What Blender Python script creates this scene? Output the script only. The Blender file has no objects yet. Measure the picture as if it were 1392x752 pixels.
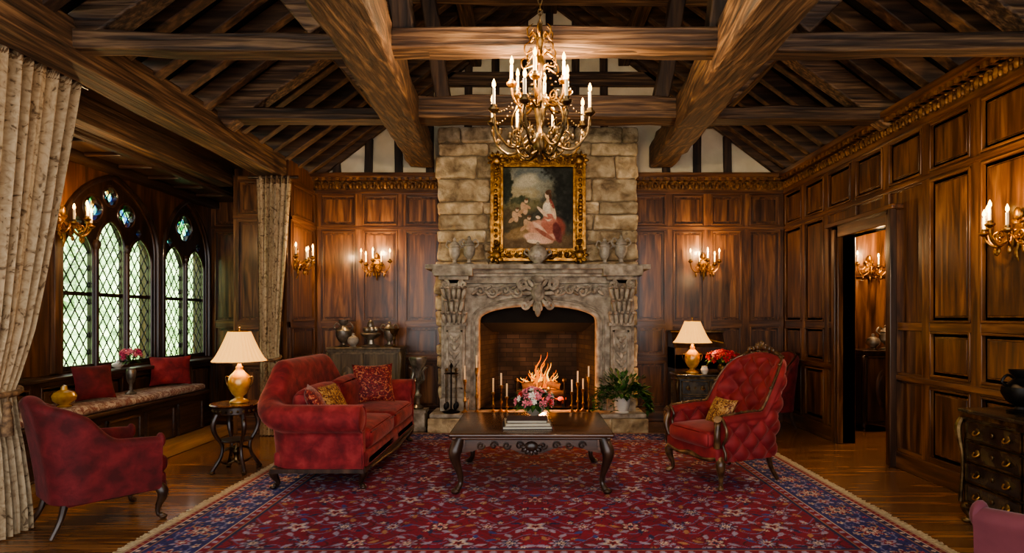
import bpy, bmesh, math, random
import numpy as np
from mathutils import Vector, Matrix, noise as mnoise
random.seed(11)
pi=math.pi; sin=math.sin; cos=math.cos
def U(a,b): return a+(b-a)*random.random()
def L1(c):
    c/=255.0
    return c/12.92 if c<=0.04045 else ((c+0.055)/1.055)**2.4
def lin(r,g,b): return (L1(r),L1(g),L1(b),1.0)
COL=bpy.context.scene.collection
# ------------------------------------------------------------------ materials
def base_mat(name):
    m=bpy.data.materials.new(name); m.use_nodes=True
    nt=m.node_tree
    return m,nt,nt.nodes['Principled BSDF']
def pm(name,cols,scale=5,stretch=(1,1,1),detail=6,rough=.5,metal=0,bump=0,bscale=None,coat=0,sheen=0,rnd=0.0,dist=0,emis=None,rvar=0.0,sheencol=None,pos=None):
    m,nt,P=base_mat(name); N=nt.nodes; Lk=nt.links
    tc=N.new('ShaderNodeTexCoord'); mp=N.new('ShaderNodeMapping'); mp.inputs['Scale'].default_value=stretch
    Lk.new(tc.outputs['Object'],mp.inputs['Vector'])
    vec=mp.outputs[0]
    at=N.new('ShaderNodeAttribute'); at.attribute_name='rnd'
    va=N.new('ShaderNodeVectorMath'); va.operation='ADD'
    ml=N.new('ShaderNodeMath'); ml.operation='MULTIPLY'; ml.inputs[1].default_value=41.0
    Lk.new(at.outputs['Fac'],ml.inputs[0]); Lk.new(vec,va.inputs[0]); Lk.new(ml.outputs[0],va.inputs[1])
    vec=va.outputs[0]
    no=N.new('ShaderNodeTexNoise'); no.inputs['Scale'].default_value=scale; no.inputs['Detail'].default_value=detail; no.inputs['Distortion'].default_value=dist
    Lk.new(vec,no.inputs['Vector'])
    cr=N.new('ShaderNodeValToRGB'); e=cr.color_ramp.elements
    n=len(cols)
    if pos is None: pos=[.3+.4*i/(n-1) for i in range(n)] if n>1 else [0.5]
    e[0].position=pos[0]; e[0].color=cols[0]
    if n>1: e[1].position=pos[-1]; e[1].color=cols[-1]
    for i in range(1,n-1):
        x=e.new(pos[i]); x.color=cols[i]
    Lk.new(no.outputs['Fac'],cr.inputs[0])
    out=cr.outputs[0]
    if rnd>0:
        mr=N.new('ShaderNodeMapRange'); mr.inputs[3].default_value=1-rnd; mr.inputs[4].default_value=1+rnd
        Lk.new(at.outputs['Fac'],mr.inputs[0])
        vs=N.new('ShaderNodeVectorMath'); vs.operation='SCALE'
        Lk.new(out,vs.inputs[0]); Lk.new(mr.outputs[0],vs.inputs['Scale']); out=vs.outputs[0]
    Lk.new(out,P.inputs['Base Color'])
    P.inputs['Roughness'].default_value=rough; P.inputs['Metallic'].default_value=metal
    if rvar>0:
        m2=N.new('ShaderNodeMapRange'); m2.inputs[3].default_value=rough-rvar; m2.inputs[4].default_value=rough+rvar
        Lk.new(no.outputs['Fac'],m2.inputs[0]); Lk.new(m2.outputs[0],P.inputs['Roughness'])
    if coat: P.inputs['Coat Weight'].default_value=coat; P.inputs['Coat Roughness'].default_value=.15
    if sheen:
        P.inputs['Sheen Weight'].default_value=sheen; P.inputs['Sheen Roughness'].default_value=.35
        if sheencol: P.inputs['Sheen Tint'].default_value=sheencol
    if bump:
        bn=N.new('ShaderNodeBump'); bn.inputs['Strength'].default_value=1; bn.inputs['Distance'].default_value=bump
        if bscale:
            n2=N.new('ShaderNodeTexNoise'); n2.inputs['Scale'].default_value=bscale; n2.inputs['Detail'].default_value=5
            Lk.new(vec,n2.inputs['Vector']); Lk.new(n2.outputs['Fac'],bn.inputs['Height'])
        else: Lk.new(no.outputs['Fac'],bn.inputs['Height'])
        Lk.new(bn.outputs[0],P.inputs['Normal'])
    if emis: P.inputs['Emission Color'].default_value=emis[0]; P.inputs['Emission Strength'].default_value=emis[1]
    return m
def wood(name,cols,axis,rough=.38,coat=0,rnd=.3,bump=.002,sc=3.0,k=11,rvar=.1,dist=.35):
    st={'x':(1,k,k),'y':(k,1,k),'z':(k,k,1)}[axis]
    return pm(name,cols,scale=sc*.5,stretch=st,detail=9,rough=rough,coat=coat,rnd=rnd,bump=bump,dist=dist,rvar=rvar)
PW=[lin(42,26,15),lin(90,57,33),lin(134,92,55)]
W_PAN=wood('panel_wood',PW,'z',rough=.34,coat=.3,k=10,dist=.6,rnd=.22)
W_PANX=wood('panel_wood_h',PW,'x',rough=.34,coat=.3,rnd=.2)
W_PANY=wood('panel_wood_hy',PW,'y',rough=.34,coat=.3,rnd=.2)
BW=[lin(28,20,14),lin(76,54,37),lin(132,102,73)]
W_BX=wood('beam_oak_x',BW,'x',rough=.65,bump=.016,sc=3,k=22,dist=.25)
W_BY=wood('beam_oak_y',BW,'y',rough=.65,bump=.016,sc=3,k=22,dist=.25)
W_BZ=wood('beam_oak_z',[lin(24,17,12),lin(54,39,28),lin(82,61,44)],'z',rough=.65,bump=.008,sc=3,k=15)
W_RAF=wood('rafter_wood',[lin(30,21,15),lin(72,52,37),lin(114,86,61)],'x',rough=.65,bump=.006)
W_DK=wood('dark_wood_z',[lin(26,17,12),lin(54,36,25),lin(80,56,40)],'z',rough=.35,coat=.2)
W_DKX=wood('dark_wood_x',[lin(26,17,12),lin(54,36,25),lin(80,56,40)],'x',rough=.35,coat=.2)
W_DKY=wood('dark_wood_y',[lin(28,20,14),lin(62,44,31),lin(90,67,49)],'y',rough=.4,coat=.1)
W_TAB=wood('walnut_polished',[lin(36,20,11),lin(74,44,26),lin(104,66,40)],'x',rough=.22,coat=.4,rnd=.05,bump=0)
W_LT=wood('light_wood_y',[lin(112,86,56),lin(160,128,88)],'y',rough=.4)
ROOFB=pm('roof_boards',[lin(13,10,8),lin(31,23,17)],scale=4,stretch=(1,6,1),rough=.8)
PLAST=pm('plaster',[lin(212,196,164),lin(236,222,192)],scale=3,rough=.9,bump=.004,bscale=14)
STONE=pm('chimney_stone',[lin(118,98,72),lin(178,155,120),lin(216,197,162)],scale=6,rough=.9,rnd=.28,bump=.035,bscale=16,detail=9,dist=.4)
MORT=pm('mortar',[lin(112,97,75),lin(142,125,100)],scale=20,rough=.95,bump=.004)
CARV=pm('carved_stone',[lin(108,97,84),lin(156,144,127),lin(192,180,162)],scale=9,rough=.8,rnd=.15,bump=.01,bscale=30,detail=8)
GOLD=pm('gilt',[lin(80,52,22),lin(152,108,52),lin(196,152,82)],scale=18,rough=.38,metal=.85,rnd=.2,bump=.003,bscale=60)
GILTW=pm('gilt_wood',[lin(56,36,19),lin(116,79,42),lin(154,112,64)],scale=18,rough=.45,metal=.3,rnd=.3)
BRONZE=pm('bronze',[lin(46,35,22),lin(100,79,50),lin(142,116,78)],scale=16,rough=.38,metal=.85,rnd=.25)
SILV=pm('silver_tarnish',[lin(90,84,74),lin(168,160,145)],scale=12,rough=.35,metal=.7,rnd=.2)
IRON=pm('iron',[lin(18,16,15),lin(44,40,37)],scale=12,rough=.45,metal=.7)
SOOT=pm('soot',[lin(10,9,8),lin(22,19,17)],scale=8,rough=.95)
RED=pm('red_velvet',[lin(96,20,24),lin(128,34,37),lin(156,56,56)],scale=9,rough=.85,sheen=.28,sheencol=(1,.5,.45,1),bump=.002,bscale=70,detail=5,dist=.3,pos=[.34,.52,.72])
REDT=pm('tufted_red_velvet',[lin(104,19,23),lin(124,29,32),lin(144,42,43)],scale=7,rough=.75,sheen=.35,sheencol=(1,.5,.45,1),detail=4)
RED2=pm('crimson_velvet',[lin(70,11,15),lin(96,20,25),lin(120,34,38)],scale=10,rough=.8,sheen=.2,sheencol=(1,.4,.4,1),bump=.002,bscale=70,detail=5,dist=.3,pos=[.34,.52,.72])
ROSE=pm('dusty_rose_velvet',[lin(88,38,48),lin(116,56,66)],scale=5,rough=.85,sheen=.2)
PILR=pm('pillow_red_brocade',[lin(84,12,20),lin(136,34,38),lin(184,120,84)],scale=22,rough=.7,sheen=.2,detail=2,dist=2,pos=[.4,.55,.62])
PILG=pm('pillow_gold_brocade',[lin(80,30,18),lin(150,104,58),lin(190,150,95)],scale=26,rough=.7,detail=2,dist=2,pos=[.4,.52,.62])
SEATC=pm('bench_cushion_fabric',[lin(160,144,128),lin(128,80,70),lin(190,176,158)],scale=14,rough=.9,detail=2,dist=1,pos=[.4,.5,.58])
CURT=pm('curtain_damask',[lin(104,84,60),lin(164,142,110),lin(186,166,134)],scale=15,rough=.75,sheen=.2,detail=3,dist=1.5,pos=[.33,.41,.6])
CTRIM=pm('curtain_trim',[lin(70,50,34),lin(150,120,86)],scale=30,rough=.8)
CERW=pm('white_ceramic',[lin(205,198,186),lin(226,220,208)],scale=5,rough=.2,coat=.5)
CERG=pm('gold_ceramic',[lin(150,104,34),lin(206,164,76)],scale=12,rough=.22,coat=.6,metal=.25)
WAX=pm('candle_wax',[lin(222,200,160),lin(236,218,184)],scale=5,rough=.5,emis=(lin(255,170,80),.12))
CHINA=pm('urn_parian',[lin(132,122,108),lin(186,176,160)],scale=16,rough=.5,rnd=.15,bump=.004)
BLACKL=pm('ebonised_lacquer',[lin(20,17,12),lin(46,38,26),lin(84,70,44)],scale=9,rough=.22,coat=.6,rnd=.3)
CABW=wood('painted_cabinet',[lin(66,54,40),lin(104,88,64),lin(134,114,84)],'z',rough=.5)
LEAF=pm('leaf_green',[lin(22,46,18),lin(52,88,36),lin(84,120,58)],scale=14,rough=.5,rnd=.4)
F_RED=pm('petal_red',[lin(150,14,18),lin(205,40,38)],scale=20,rough=.6,rnd=.2)
F_PINK=pm('petal_pink',[lin(206,92,110),lin(236,150,160)],scale=20,rough=.6,rnd=.2)
F_WHT=pm('petal_white',[lin(216,206,190),lin(236,230,218)],scale=20,rough=.6)
F_MAG=pm('petal_magenta',[lin(150,30,70),lin(190,60,100)],scale=20,rough=.6)
BOOK1=pm('book_cloth_cream',[lin(150,136,112),lin(176,164,140)],scale=9,rough=.6,rnd=.2)
BOOK2=pm('book_cloth_dark',[lin(40,30,34),lin(70,60,60)],scale=9,rough=.5,rnd=.2)
PAPER=pm('book_pages',[lin(180,170,145),lin(202,192,170)],scale=40,stretch=(1,1,12),rough=.8)
LOG=pm('charred_log',[lin(12,8,6),lin(50,32,22),lin(92,62,40)],scale=8,rough=.9,bump=.01)
EMB=pm('embers',[lin(30,8,4),lin(220,70,10),lin(255,150,40)],scale=14,rough=.9,emis=(lin(255,80,12),1.6))
HEDGE=pm('hedge_foliage',[lin(66,100,48),lin(136,174,104),lin(210,228,180)],scale=6,rough=.7,bump=.15,bscale=8,detail=8)
LAWN=pm('lawn',[lin(150,176,116),lin(200,212,160)],scale=8,rough=.9)
LEAD=pm('lead_came',[lin(30,30,30),lin(60,60,60)],scale=8,rough=.5,metal=.4)
def emat(name,c1,c2,st,zs=None):
    m=bpy.data.materials.new(name); m.use_nodes=True; nt=m.node_tree; nt.nodes.clear()
    o=nt.nodes.new('ShaderNodeOutputMaterial'); e=nt.nodes.new('ShaderNodeEmission')
    at=nt.nodes.new('ShaderNodeTexCoord'); no=nt.nodes.new('ShaderNodeTexNoise'); no.inputs['Scale'].default_value=7
    cr=nt.nodes.new('ShaderNodeValToRGB'); cr.color_ramp.elements[0].position=.35; cr.color_ramp.elements[1].position=.62
    cr.color_ramp.elements[0].color=c1; cr.color_ramp.elements[1].color=c2
    nt.links.new(at.outputs['Object'],no.inputs['Vector']); nt.links.new(no.outputs['Fac'],cr.inputs[0]); nt.links.new(cr.outputs[0],e.inputs[0])
    e.inputs[1].default_value=st; nt.links.new(e.outputs[0],o.inputs[0])
    try: m.cycles.emission_sampling='NONE'
    except Exception: pass
    return m
FLAME=emat('candle_flame',lin(255,176,74),lin(255,208,120),18)
FIRE1=emat('fire_outer',(1,.14,.01,1),(1,.26,.02,1),1.5)
FIRE2=emat('fire_inner',(1,.34,.04,1),(1,.5,.09,1),2.8)
SHADE,nt,P=base_mat('lamp_shade_fabric')
w=nt.nodes.new('ShaderNodeTexNoise'); w.inputs['Scale'].default_value=30
r=nt.nodes.new('ShaderNodeValToRGB'); r.color_ramp.elements[0].color=lin(222,170,84); r.color_ramp.elements[1].color=lin(238,196,116)
nt.links.new(w.outputs['Fac'],r.inputs[0]); nt.links.new(r.outputs[0],P.inputs['Base Color'])
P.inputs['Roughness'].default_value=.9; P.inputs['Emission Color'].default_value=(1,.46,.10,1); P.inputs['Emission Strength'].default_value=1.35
GLASS=bpy.data.materials.new('window_glass'); GLASS.use_nodes=True; nt=GLASS.node_tree; nt.nodes.clear()
o=nt.nodes.new('ShaderNodeOutputMaterial'); t=nt.nodes.new('ShaderNodeBsdfTransparent'); g=nt.nodes.new('ShaderNodeBsdfGlossy'); mx=nt.nodes.new('ShaderNodeMixShader')
t.inputs[0].default_value=(.95,.98,.96,1); g.inputs['Roughness'].default_value=.08; mx.inputs[0].default_value=.06
nt.links.new(t.outputs[0],mx.inputs[1]); nt.links.new(g.outputs[0],mx.inputs[2]); nt.links.new(mx.outputs[0],o.inputs[0])
STG=bpy.data.materials.new('stained_glass'); STG.use_nodes=True; nt=STG.node_tree; nt.nodes.clear()
o=nt.nodes.new('ShaderNodeOutputMaterial'); t=nt.nodes.new('ShaderNodeBsdfTransparent'); vo=nt.nodes.new('ShaderNodeTexVoronoi'); vo.inputs['Scale'].default_value=17
tc=nt.nodes.new('ShaderNodeTexCoord'); cr=nt.nodes.new('ShaderNodeValToRGB'); cr.color_ramp.interpolation='CONSTANT'
sp=nt.nodes.new('ShaderNodeSeparateColor')
nt.links.new(tc.outputs['Object'],vo.inputs['Vector']); nt.links.new(vo.outputs['Color'],sp.inputs[0]); nt.links.new(sp.outputs[0],cr.inputs[0])
e=cr.color_ramp.elements; e[0].color=(.05,.14,.8,1); e[1].position=.28; e[1].color=(.08,.42,.2,1)
for p_,c_ in ((.42,(.7,.88,.95,1)),(.62,(.1,.38,.8,1)),(.74,(.75,.25,.12,1)),(.84,(.88,.95,.8,1))):
    q=e.new(p_); q.color=c_
nt.links.new(cr.outputs[0],t.inputs[0]); nt.links.new(t.outputs[0],o.inputs[0])
FLOOR,nt,P=base_mat('oak_floor_planks'); N=nt.nodes; Lk=nt.links
tc=N.new('ShaderNodeTexCoord'); bt=N.new('ShaderNodeTexBrick'); bt.offset=.37; bt.inputs['Scale'].default_value=1; bt.inputs['Brick Width'].default_value=1.6; bt.inputs['Row Height'].default_value=.13
bt.inputs['Mortar Size'].default_value=.003; bt.inputs['Color1'].default_value=(.15,.15,.15,1); bt.inputs['Color2'].default_value=(1,1,1,1); bt.inputs['Mortar'].default_value=(0,0,0,1)
Lk.new(tc.outputs['Object'],bt.inputs['Vector'])
mp=N.new('ShaderNodeMapping'); mp.inputs['Scale'].default_value=(.6,9,1); no=N.new('ShaderNodeTexNoise'); no.inputs['Scale'].default_value=3; no.inputs['Detail'].default_value=8; no.inputs['Distortion'].default_value=.5
Lk.new(tc.outputs['Object'],mp.inputs[0]); Lk.new(mp.outputs[0],no.inputs['Vector'])
cr=N.new('ShaderNodeValToRGB'); cr.color_ramp.elements[0].position=.3; cr.color_ramp.elements[0].color=lin(84,54,34); cr.color_ramp.elements[1].position=.7; cr.color_ramp.elements[1].color=lin(164,118,76)
Lk.new(no.outputs['Fac'],cr.inputs[0])
mr=N.new('ShaderNodeMapRange'); mr.inputs[3].default_value=.55; mr.inputs[4].default_value=1.15; Lk.new(bt.outputs['Color'],mr.inputs[0])
vs=N.new('ShaderNodeVectorMath'); vs.operation='SCALE'; Lk.new(cr.outputs[0],vs.inputs[0]); Lk.new(mr.outputs[0],vs.inputs['Scale']); Lk.new(vs.outputs[0],P.inputs['Base Color'])
P.inputs['Roughness'].default_value=.26; P.inputs['Coat Weight'].default_value=.4; P.inputs['Coat Roughness'].default_value=.14
BRICK,nt,P=base_mat('sooty_firebrick'); N=nt.nodes; Lk=nt.links
tc=N.new('ShaderNodeTexCoord'); sx=N.new('ShaderNodeSeparateXYZ'); ad=N.new('ShaderNodeMath'); cb=N.new('ShaderNodeCombineXYZ'); Lk.new(tc.outputs['Object'],sx.inputs[0])
Lk.new(sx.outputs[0],ad.inputs[0]); Lk.new(sx.outputs[1],ad.inputs[1]); Lk.new(ad.outputs[0],cb.inputs[0]); Lk.new(sx.outputs[2],cb.inputs[1])
bt=N.new('ShaderNodeTexBrick'); bt.inputs['Scale'].default_value=1; bt.inputs['Brick Width'].default_value=.2; bt.inputs['Row Height'].default_value=.07; bt.inputs['Mortar Size'].default_value=.005
bt.inputs['Color1'].default_value=lin(70,58,48); bt.inputs['Color2'].default_value=lin(46,38,32); bt.inputs['Mortar'].default_value=lin(26,23,21)
Lk.new(cb.outputs[0],bt.inputs['Vector'])
no=N.new('ShaderNodeTexNoise'); no.inputs['Scale'].default_value=3; Lk.new(tc.outputs['Object'],no.inputs['Vector'])
mr=N.new('ShaderNodeMapRange'); mr.inputs[1].default_value=.3; mr.inputs[2].default_value=.7; mr.inputs[3].default_value=.2; mr.inputs[4].default_value=1.1; Lk.new(no.outputs['Fac'],mr.inputs[0])
vs=N.new('ShaderNodeVectorMath'); vs.operation='SCALE'; Lk.new(bt.outputs['Color'],vs.inputs[0]); Lk.new(mr.outputs[0],vs.inputs['Scale']); Lk.new(vs.outputs[0],P.inputs['Base Color']); P.inputs['Roughness'].default_value=.9
def cmat(name,rough,sheen=0,coat=0,bump=0):
    m,nt,P=base_mat(name); a=nt.nodes.new('ShaderNodeAttribute'); a.attribute_name='Col'
    no=nt.nodes.new('ShaderNodeTexNoise'); no.inputs['Scale'].default_value=60; tc=nt.nodes.new('ShaderNodeTexCoord'); nt.links.new(tc.outputs['Object'],no.inputs['Vector'])
    mr=nt.nodes.new('ShaderNodeMapRange'); mr.inputs[3].default_value=.6; mr.inputs[4].default_value=1.4; nt.links.new(no.outputs['Fac'],mr.inputs[0])
    vs=nt.nodes.new('ShaderNodeVectorMath'); vs.operation='SCALE'; nt.links.new(a.outputs['Color'],vs.inputs[0]); nt.links.new(mr.outputs[0],vs.inputs['Scale'])
    nt.links.new(vs.outputs[0],P.inputs['Base Color']); P.inputs['Roughness'].default_value=rough; P.inputs['Sheen Weight'].default_value=sheen; P.inputs['Coat Weight'].default_value=coat
    P.inputs['Specular IOR Level'].default_value=.25
    return m
RUGM=cmat('persian_rug_wool',.9,sheen=.03); PAINTM=cmat('oil_paint',.6,coat=0)

# ------------------------------------------------------------------ builder
class B:
    def __init__(s,name,M=None):
        s.name=name; s.v=[]; s.f=[]; s.m=[]; s.sm=[]; s.r=[]; s.mats=[]; s.M=M or Matrix()
    def mi(s,mat):
        if mat not in s.mats: s.mats.append(mat)
        return s.mats.index(mat)
    def add(s,vs,fs,mat,smooth=True,fn=None,rnd=None,M=None):
        o=len(s.v); k=s.mi(mat); rr=random.random() if rnd is None else rnd
        MM=s.M@M if M is not None else s.M
        for p in vs:
            p=Vector(p)
            if fn: p=Vector(fn(p))
            s.v.append(tuple(MM@p))
        for f in fs:
            s.f.append([o+i for i in f]); s.m.append(k); s.sm.append(smooth); s.r.append(rr)
    def box(s,x0,x1,y0,y1,z0,z1,mat,rnd=None,M=None,fn=None):
        vs=[(x,y,z) for x in (x0,x1) for y in (y0,y1) for z in (z0,z1)]
        fs=[(0,1,3,2),(4,6,7,5),(0,4,5,1),(2,3,7,6),(0,2,6,4),(1,5,7,3)]
        s.add(vs,fs,mat,False,rnd=rnd,M=M,fn=fn)
    def beam(s,a,b,w,h,mat,rnd=None,n=1):
        a=Vector(a); b=Vector(b); d=(b-a); Ln=d.length; d.normalize()
        up=Vector((0,0,1)); 
        if abs(d.z)>.95: up=Vector((0,1,0))
        sd=d.cross(up).normalized(); u=sd.cross(d).normalized()
        vs=[];fs=[]
        for i in range(n+1):
            p=a+d*Ln*i/n
            j=(0,0) if n==1 else (U(-.012,.012),U(-.012,.012))
            for (q,t) in ((-1,-1),(1,-1),(1,1),(-1,1)):
                k=0 if n==1 else U(-.008,.008)
                vs.append(p+sd*(q*(w/2+k)+j[0])+u*(t*(h/2+k)+j[1]))
        for i in range(n):
            for k in range(4): fs.append((i*4+k,i*4+(k+1)%4,(i+1)*4+(k+1)%4,(i+1)*4+k))
        fs.append((3,2,1,0)); fs.append((n*4,n*4+1,n*4+2,n*4+3))
        s.add(vs,fs,mat,False,rnd=rnd)
    def rbox(s,c,size,r,mat,fn=None,puff=0,M=None,rnd=None,n=5):
        h=[q/2 for q in size]; r=min(r,*[q*.999 for q in h])
        def cs(hh):
            a=[-hh,-hh+r*.3,-hh+r*.65,-hh+r]
            k=[(-(hh-r))+(2*(hh-r))*i/n for i in range(1,n)]
            return a+k+[hh-r,hh-r*.65,hh-r*.3,hh]
        C=[cs(q) for q in h]
        vs=[];fs=[]
        for ax in range(3):
            a,b=(ax+1)%3,(ax+2)%3
            for sg in (-1,1):
                o=len(vs); ca,cb_=C[a],C[b]
                for x in ca:
                    for y in cb_:
                        p=[0,0,0]; p[ax]=sg*h[ax]; p[a]=x; p[b]=y
                        inn=[max(-(h[i]-r),min(h[i]-r,p[i])) for i in range(3)]
                        d=Vector([p[i]-inn[i] for i in range(3)]); d.normalize()
                        q=Vector(inn)+d*r
                        if puff:
                            fa=max(0,1-(q[a]/h[a])**2)*max(0,1-(q[b]/h[b])**2)
                            q[ax]+=sg*puff*fa
                        vs.append(q+Vector(c))
                nb=len(cb_)
                for i in range(len(ca)-1):
                    for j in range(nb-1):
                        f=(o+i*nb+j,o+(i+1)*nb+j,o+(i+1)*nb+j+1,o+i*nb+j+1)
                        fs.append(f if sg>0 else f[::-1])
        s.add(vs,fs,mat,True,fn=fn,M=M,rnd=rnd)
    def lathe(s,c,prof,mat,seg=18,M=None,rnd=None,fn=None,rib=0,nr=8):
        vs=[];fs=[]
        for (r,z) in prof:
            for k in range(seg):
                a=2*pi*k/seg; rr=r*(1+rib*cos(nr*a)) 
                vs.append((c[0]+rr*cos(a),c[1]+rr*sin(a),c[2]+z))
        n=len(prof)
        for i in range(n-1):
            for k in range(seg): fs.append((i*seg+k,i*seg+(k+1)%seg,(i+1)*seg+(k+1)%seg,(i+1)*seg+k))
        fs.append(tuple(range(seg))[::-1]); fs.append(tuple((n-1)*seg+k for k in range(seg)))
        s.add(vs,fs,mat,True,M=M,rnd=rnd,fn=fn)
    def tube(s,pts,r,mat,seg=8,sub=4,M=None,rnd=None,flat=1.0,closed=False):
        P_=[Vector(p) for p in pts]
        if sub>1 and len(P_)>2: P2,ts=cr(P_,sub)
        else: P2=P_; ts=[i/(len(P_)-1) for i in range(len(P_))]
        def rad(t):
            if isinstance(r,(int,float)): return r
            x=t*(len(r)-1); i=min(int(x),len(r)-2); f=x-i; return r[i]*(1-f)+r[i+1]*f
        vs=[];fs=[]; n=len(P2); up=None
        for i,p in enumerate(P2):
            t=(P2[min(i+1,n-1)]-P2[max(i-1,0)])
            if t.length<1e-9: t=Vector((0,0,1))
            t.normalize()
            if up is None:
                up=Vector((0,0,1)) if abs(t.z)<.9 else Vector((1,0,0))
            sd=t.cross(up)
            if sd.length<1e-6: sd=t.cross(Vector((0,1,.1)))
            sd.normalize(); up=sd.cross(t).normalized()
            rr=rad(ts[i])
            for k in range(seg):
                a=2*pi*k/seg; vs.append(p+sd*cos(a)*rr+up*sin(a)*rr*flat)
        for i in range(n-1):
            for k in range(seg): fs.append((i*seg+k,i*seg+(k+1)%seg,(i+1)*seg+(k+1)%seg,(i+1)*seg+k))
        fs.append(tuple(range(seg))[::-1]); fs.append(tuple((n-1)*seg+k for k in range(seg)))
        s.add(vs,fs,mat,True,M=M,rnd=rnd)
    def ell(s,c,rad,mat,seg=10,rings=6,rot=None,rnd=None,M=None):
        if isinstance(rad,(int,float)): rad=(rad,)*3
        vs=[];fs=[]; c=Vector(c)
        Rm=rot if rot is not None else Matrix.Identity(3)
        for i in range(1,rings):
            ph=pi*i/rings
            for k in range(seg):
                a=2*pi*k/seg
                vs.append(c+Rm@Vector((rad[0]*sin(ph)*cos(a),rad[1]*sin(ph)*sin(a),rad[2]*cos(ph))))
        vs.append(c+Rm@Vector((0,0,rad[2]))); vs.append(c+Rm@Vector((0,0,-rad[2])))
        T=len(vs)-2; Bt=T+1
        for i in range(rings-2):
            for k in range(seg): fs.append((i*seg+k,(i+1)*seg+k,(i+1)*seg+(k+1)%seg,i*seg+(k+1)%seg))
        for k in range(seg):
            fs.append((T,k,(k+1)%seg)); j=(rings-2)*seg; fs.append((Bt,j+(k+1)%seg,j+k))
        s.add(vs,fs,mat,True,rnd=rnd,M=M)
    def surf(s,fn,nu,nv,mat,M=None,rnd=None):
        vs=[];fs=[]
        for i in range(nu+1):
            for j in range(nv+1): vs.append(fn(i/nu,j/nv))
        for i in range(nu):
            for j in range(nv): fs.append((i*(nv+1)+j,(i+1)*(nv+1)+j,(i+1)*(nv+1)+j+1,i*(nv+1)+j+1))
        s.add(vs,fs,mat,True,M=M,rnd=rnd)
    def prism(s,poly,plane,d0,d1,mat,smooth=False,rnd=None,M=None):
        n=len(poly)
        def mp(a,b,d): return {'xz':(a,d,b),'yz':(d,a,b),'xy':(a,b,d)}[plane]
        vs=[mp(a,b,d0) for a,b in poly]+[mp(a,b,d1) for a,b in poly]
        fs=[tuple(range(n)),tuple(range(2*n-1,n-1,-1))]+[(i,(i+1)%n,n+(i+1)%n,n+i) for i in range(n)]
        s.add(vs,fs,mat,smooth,rnd=rnd,M=M)
    def plate(s,loops,plane,d0,d1,mat,rnd=None):
        cu=bpy.data.curves.new('tmpc','CURVE'); cu.dimensions='2D'; cu.fill_mode='BOTH'; cu.extrude=abs(d1-d0)/2
        for lp in loops:
            sp=cu.splines.new('POLY'); sp.points.add(len(lp)-1)
            for i,(a,b) in enumerate(lp): sp.points[i].co=(a,b,0,1)
            sp.use_cyclic_u=True
        ob=bpy.data.objects.new('tmpc',cu); COL.objects.link(ob); dg=bpy.context.evaluated_depsgraph_get(); dg.update()
        me=bpy.data.meshes.new_from_object(ob.evaluated_get(dg))
        c=(d0+d1)/2
        vs=[{'xz':(v.co.x,c+v.co.z,v.co.y),'yz':(c+v.co.z,v.co.x,v.co.y),'xy':(v.co.x,v.co.y,c+v.co.z)}[plane] for v in me.vertices]
        fs=[tuple(p.vertices) for p in me.polygons]
        s.add(vs,fs,mat,False,rnd=rnd)
        bpy.data.objects.remove(ob); bpy.data.curves.remove(cu); bpy.data.meshes.remove(me)
    def done(s,bevel=0,weld=True,sharp=38):
        me=bpy.data.meshes.new(s.name); me.from_pydata(s.v,[],s.f)
        for m in s.mats: me.materials.append(m)
        me.polygons.foreach_set('material_index',s.m); me.polygons.foreach_set('use_smooth',s.sm)
        a=me.attributes.new('rnd','FLOAT','FACE'); a.data.foreach_set('value',s.r)
        bm=bmesh.new(); bm.from_mesh(me)
        if weld: bmesh.ops.remove_doubles(bm,verts=bm.verts,dist=1e-5)
        bmesh.ops.recalc_face_normals(bm,faces=bm.faces)
        bm.to_mesh(me); bm.free()
        me.set_sharp_from_angle(angle=math.radians(sharp))
        ob=bpy.data.objects.new(s.name,me); COL.objects.link(ob)
        if bevel:
            md=ob.modifiers.new('bevel','BEVEL'); md.width=bevel; md.segments=2; md.limit_method='ANGLE'; md.angle_limit=math.radians(50)
        return ob
def cr(P_,sub):
    out=[];ts=[]; n=len(P_)
    for i in range(n-1):
        p0=P_[max(i-1,0)];p1=P_[i];p2=P_[i+1];p3=P_[min(i+2,n-1)]
        for k in range(sub):
            t=k/sub
            out.append(.5*((2*p1)+(p2-p0)*t+(2*p0-5*p1+4*p2-p3)*t*t+(3*p1-p0-3*p2+p3)*t**3)); ts.append((i+t)/(n-1))
    out.append(P_[-1]); ts.append(1.0)
    return out,ts
def place(x,y,z=0,face=(0,-1)):
    return Matrix.Translation((x,y,z))@Matrix.Rotation(math.atan2(face[0],-face[1]),4,'Z')
def point(name,loc,power,col=(1,.62,.28),rad=.03):
    l=bpy.data.lights.new(name,'POINT'); l.energy=power; l.color=col; l.shadow_soft_size=rad
    o=bpy.data.objects.new(name,l); o.location=loc; COL.objects.link(o); return o
def spiral(c,r0,turns,plane='xz',s=1,a0=0,n=14,k=.12):
    pts=[]
    for i in range(n+1):
        t=i/n; a=a0+s*turns*2*pi*t; r=r0*(1-t)+r0*k*t
        pts.append((c[0]+r*cos(a),c[1],c[2]+r*sin(a)))
    return pts
def rotY(a): return Matrix.Rotation(a,3,'Y')
def sst(t): t=max(0,min(1,t)); return t*t*(3-2*t)

YB=8.63; XL=-3.2; XR=3.71; XW=-4.7; FX=.07
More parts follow.
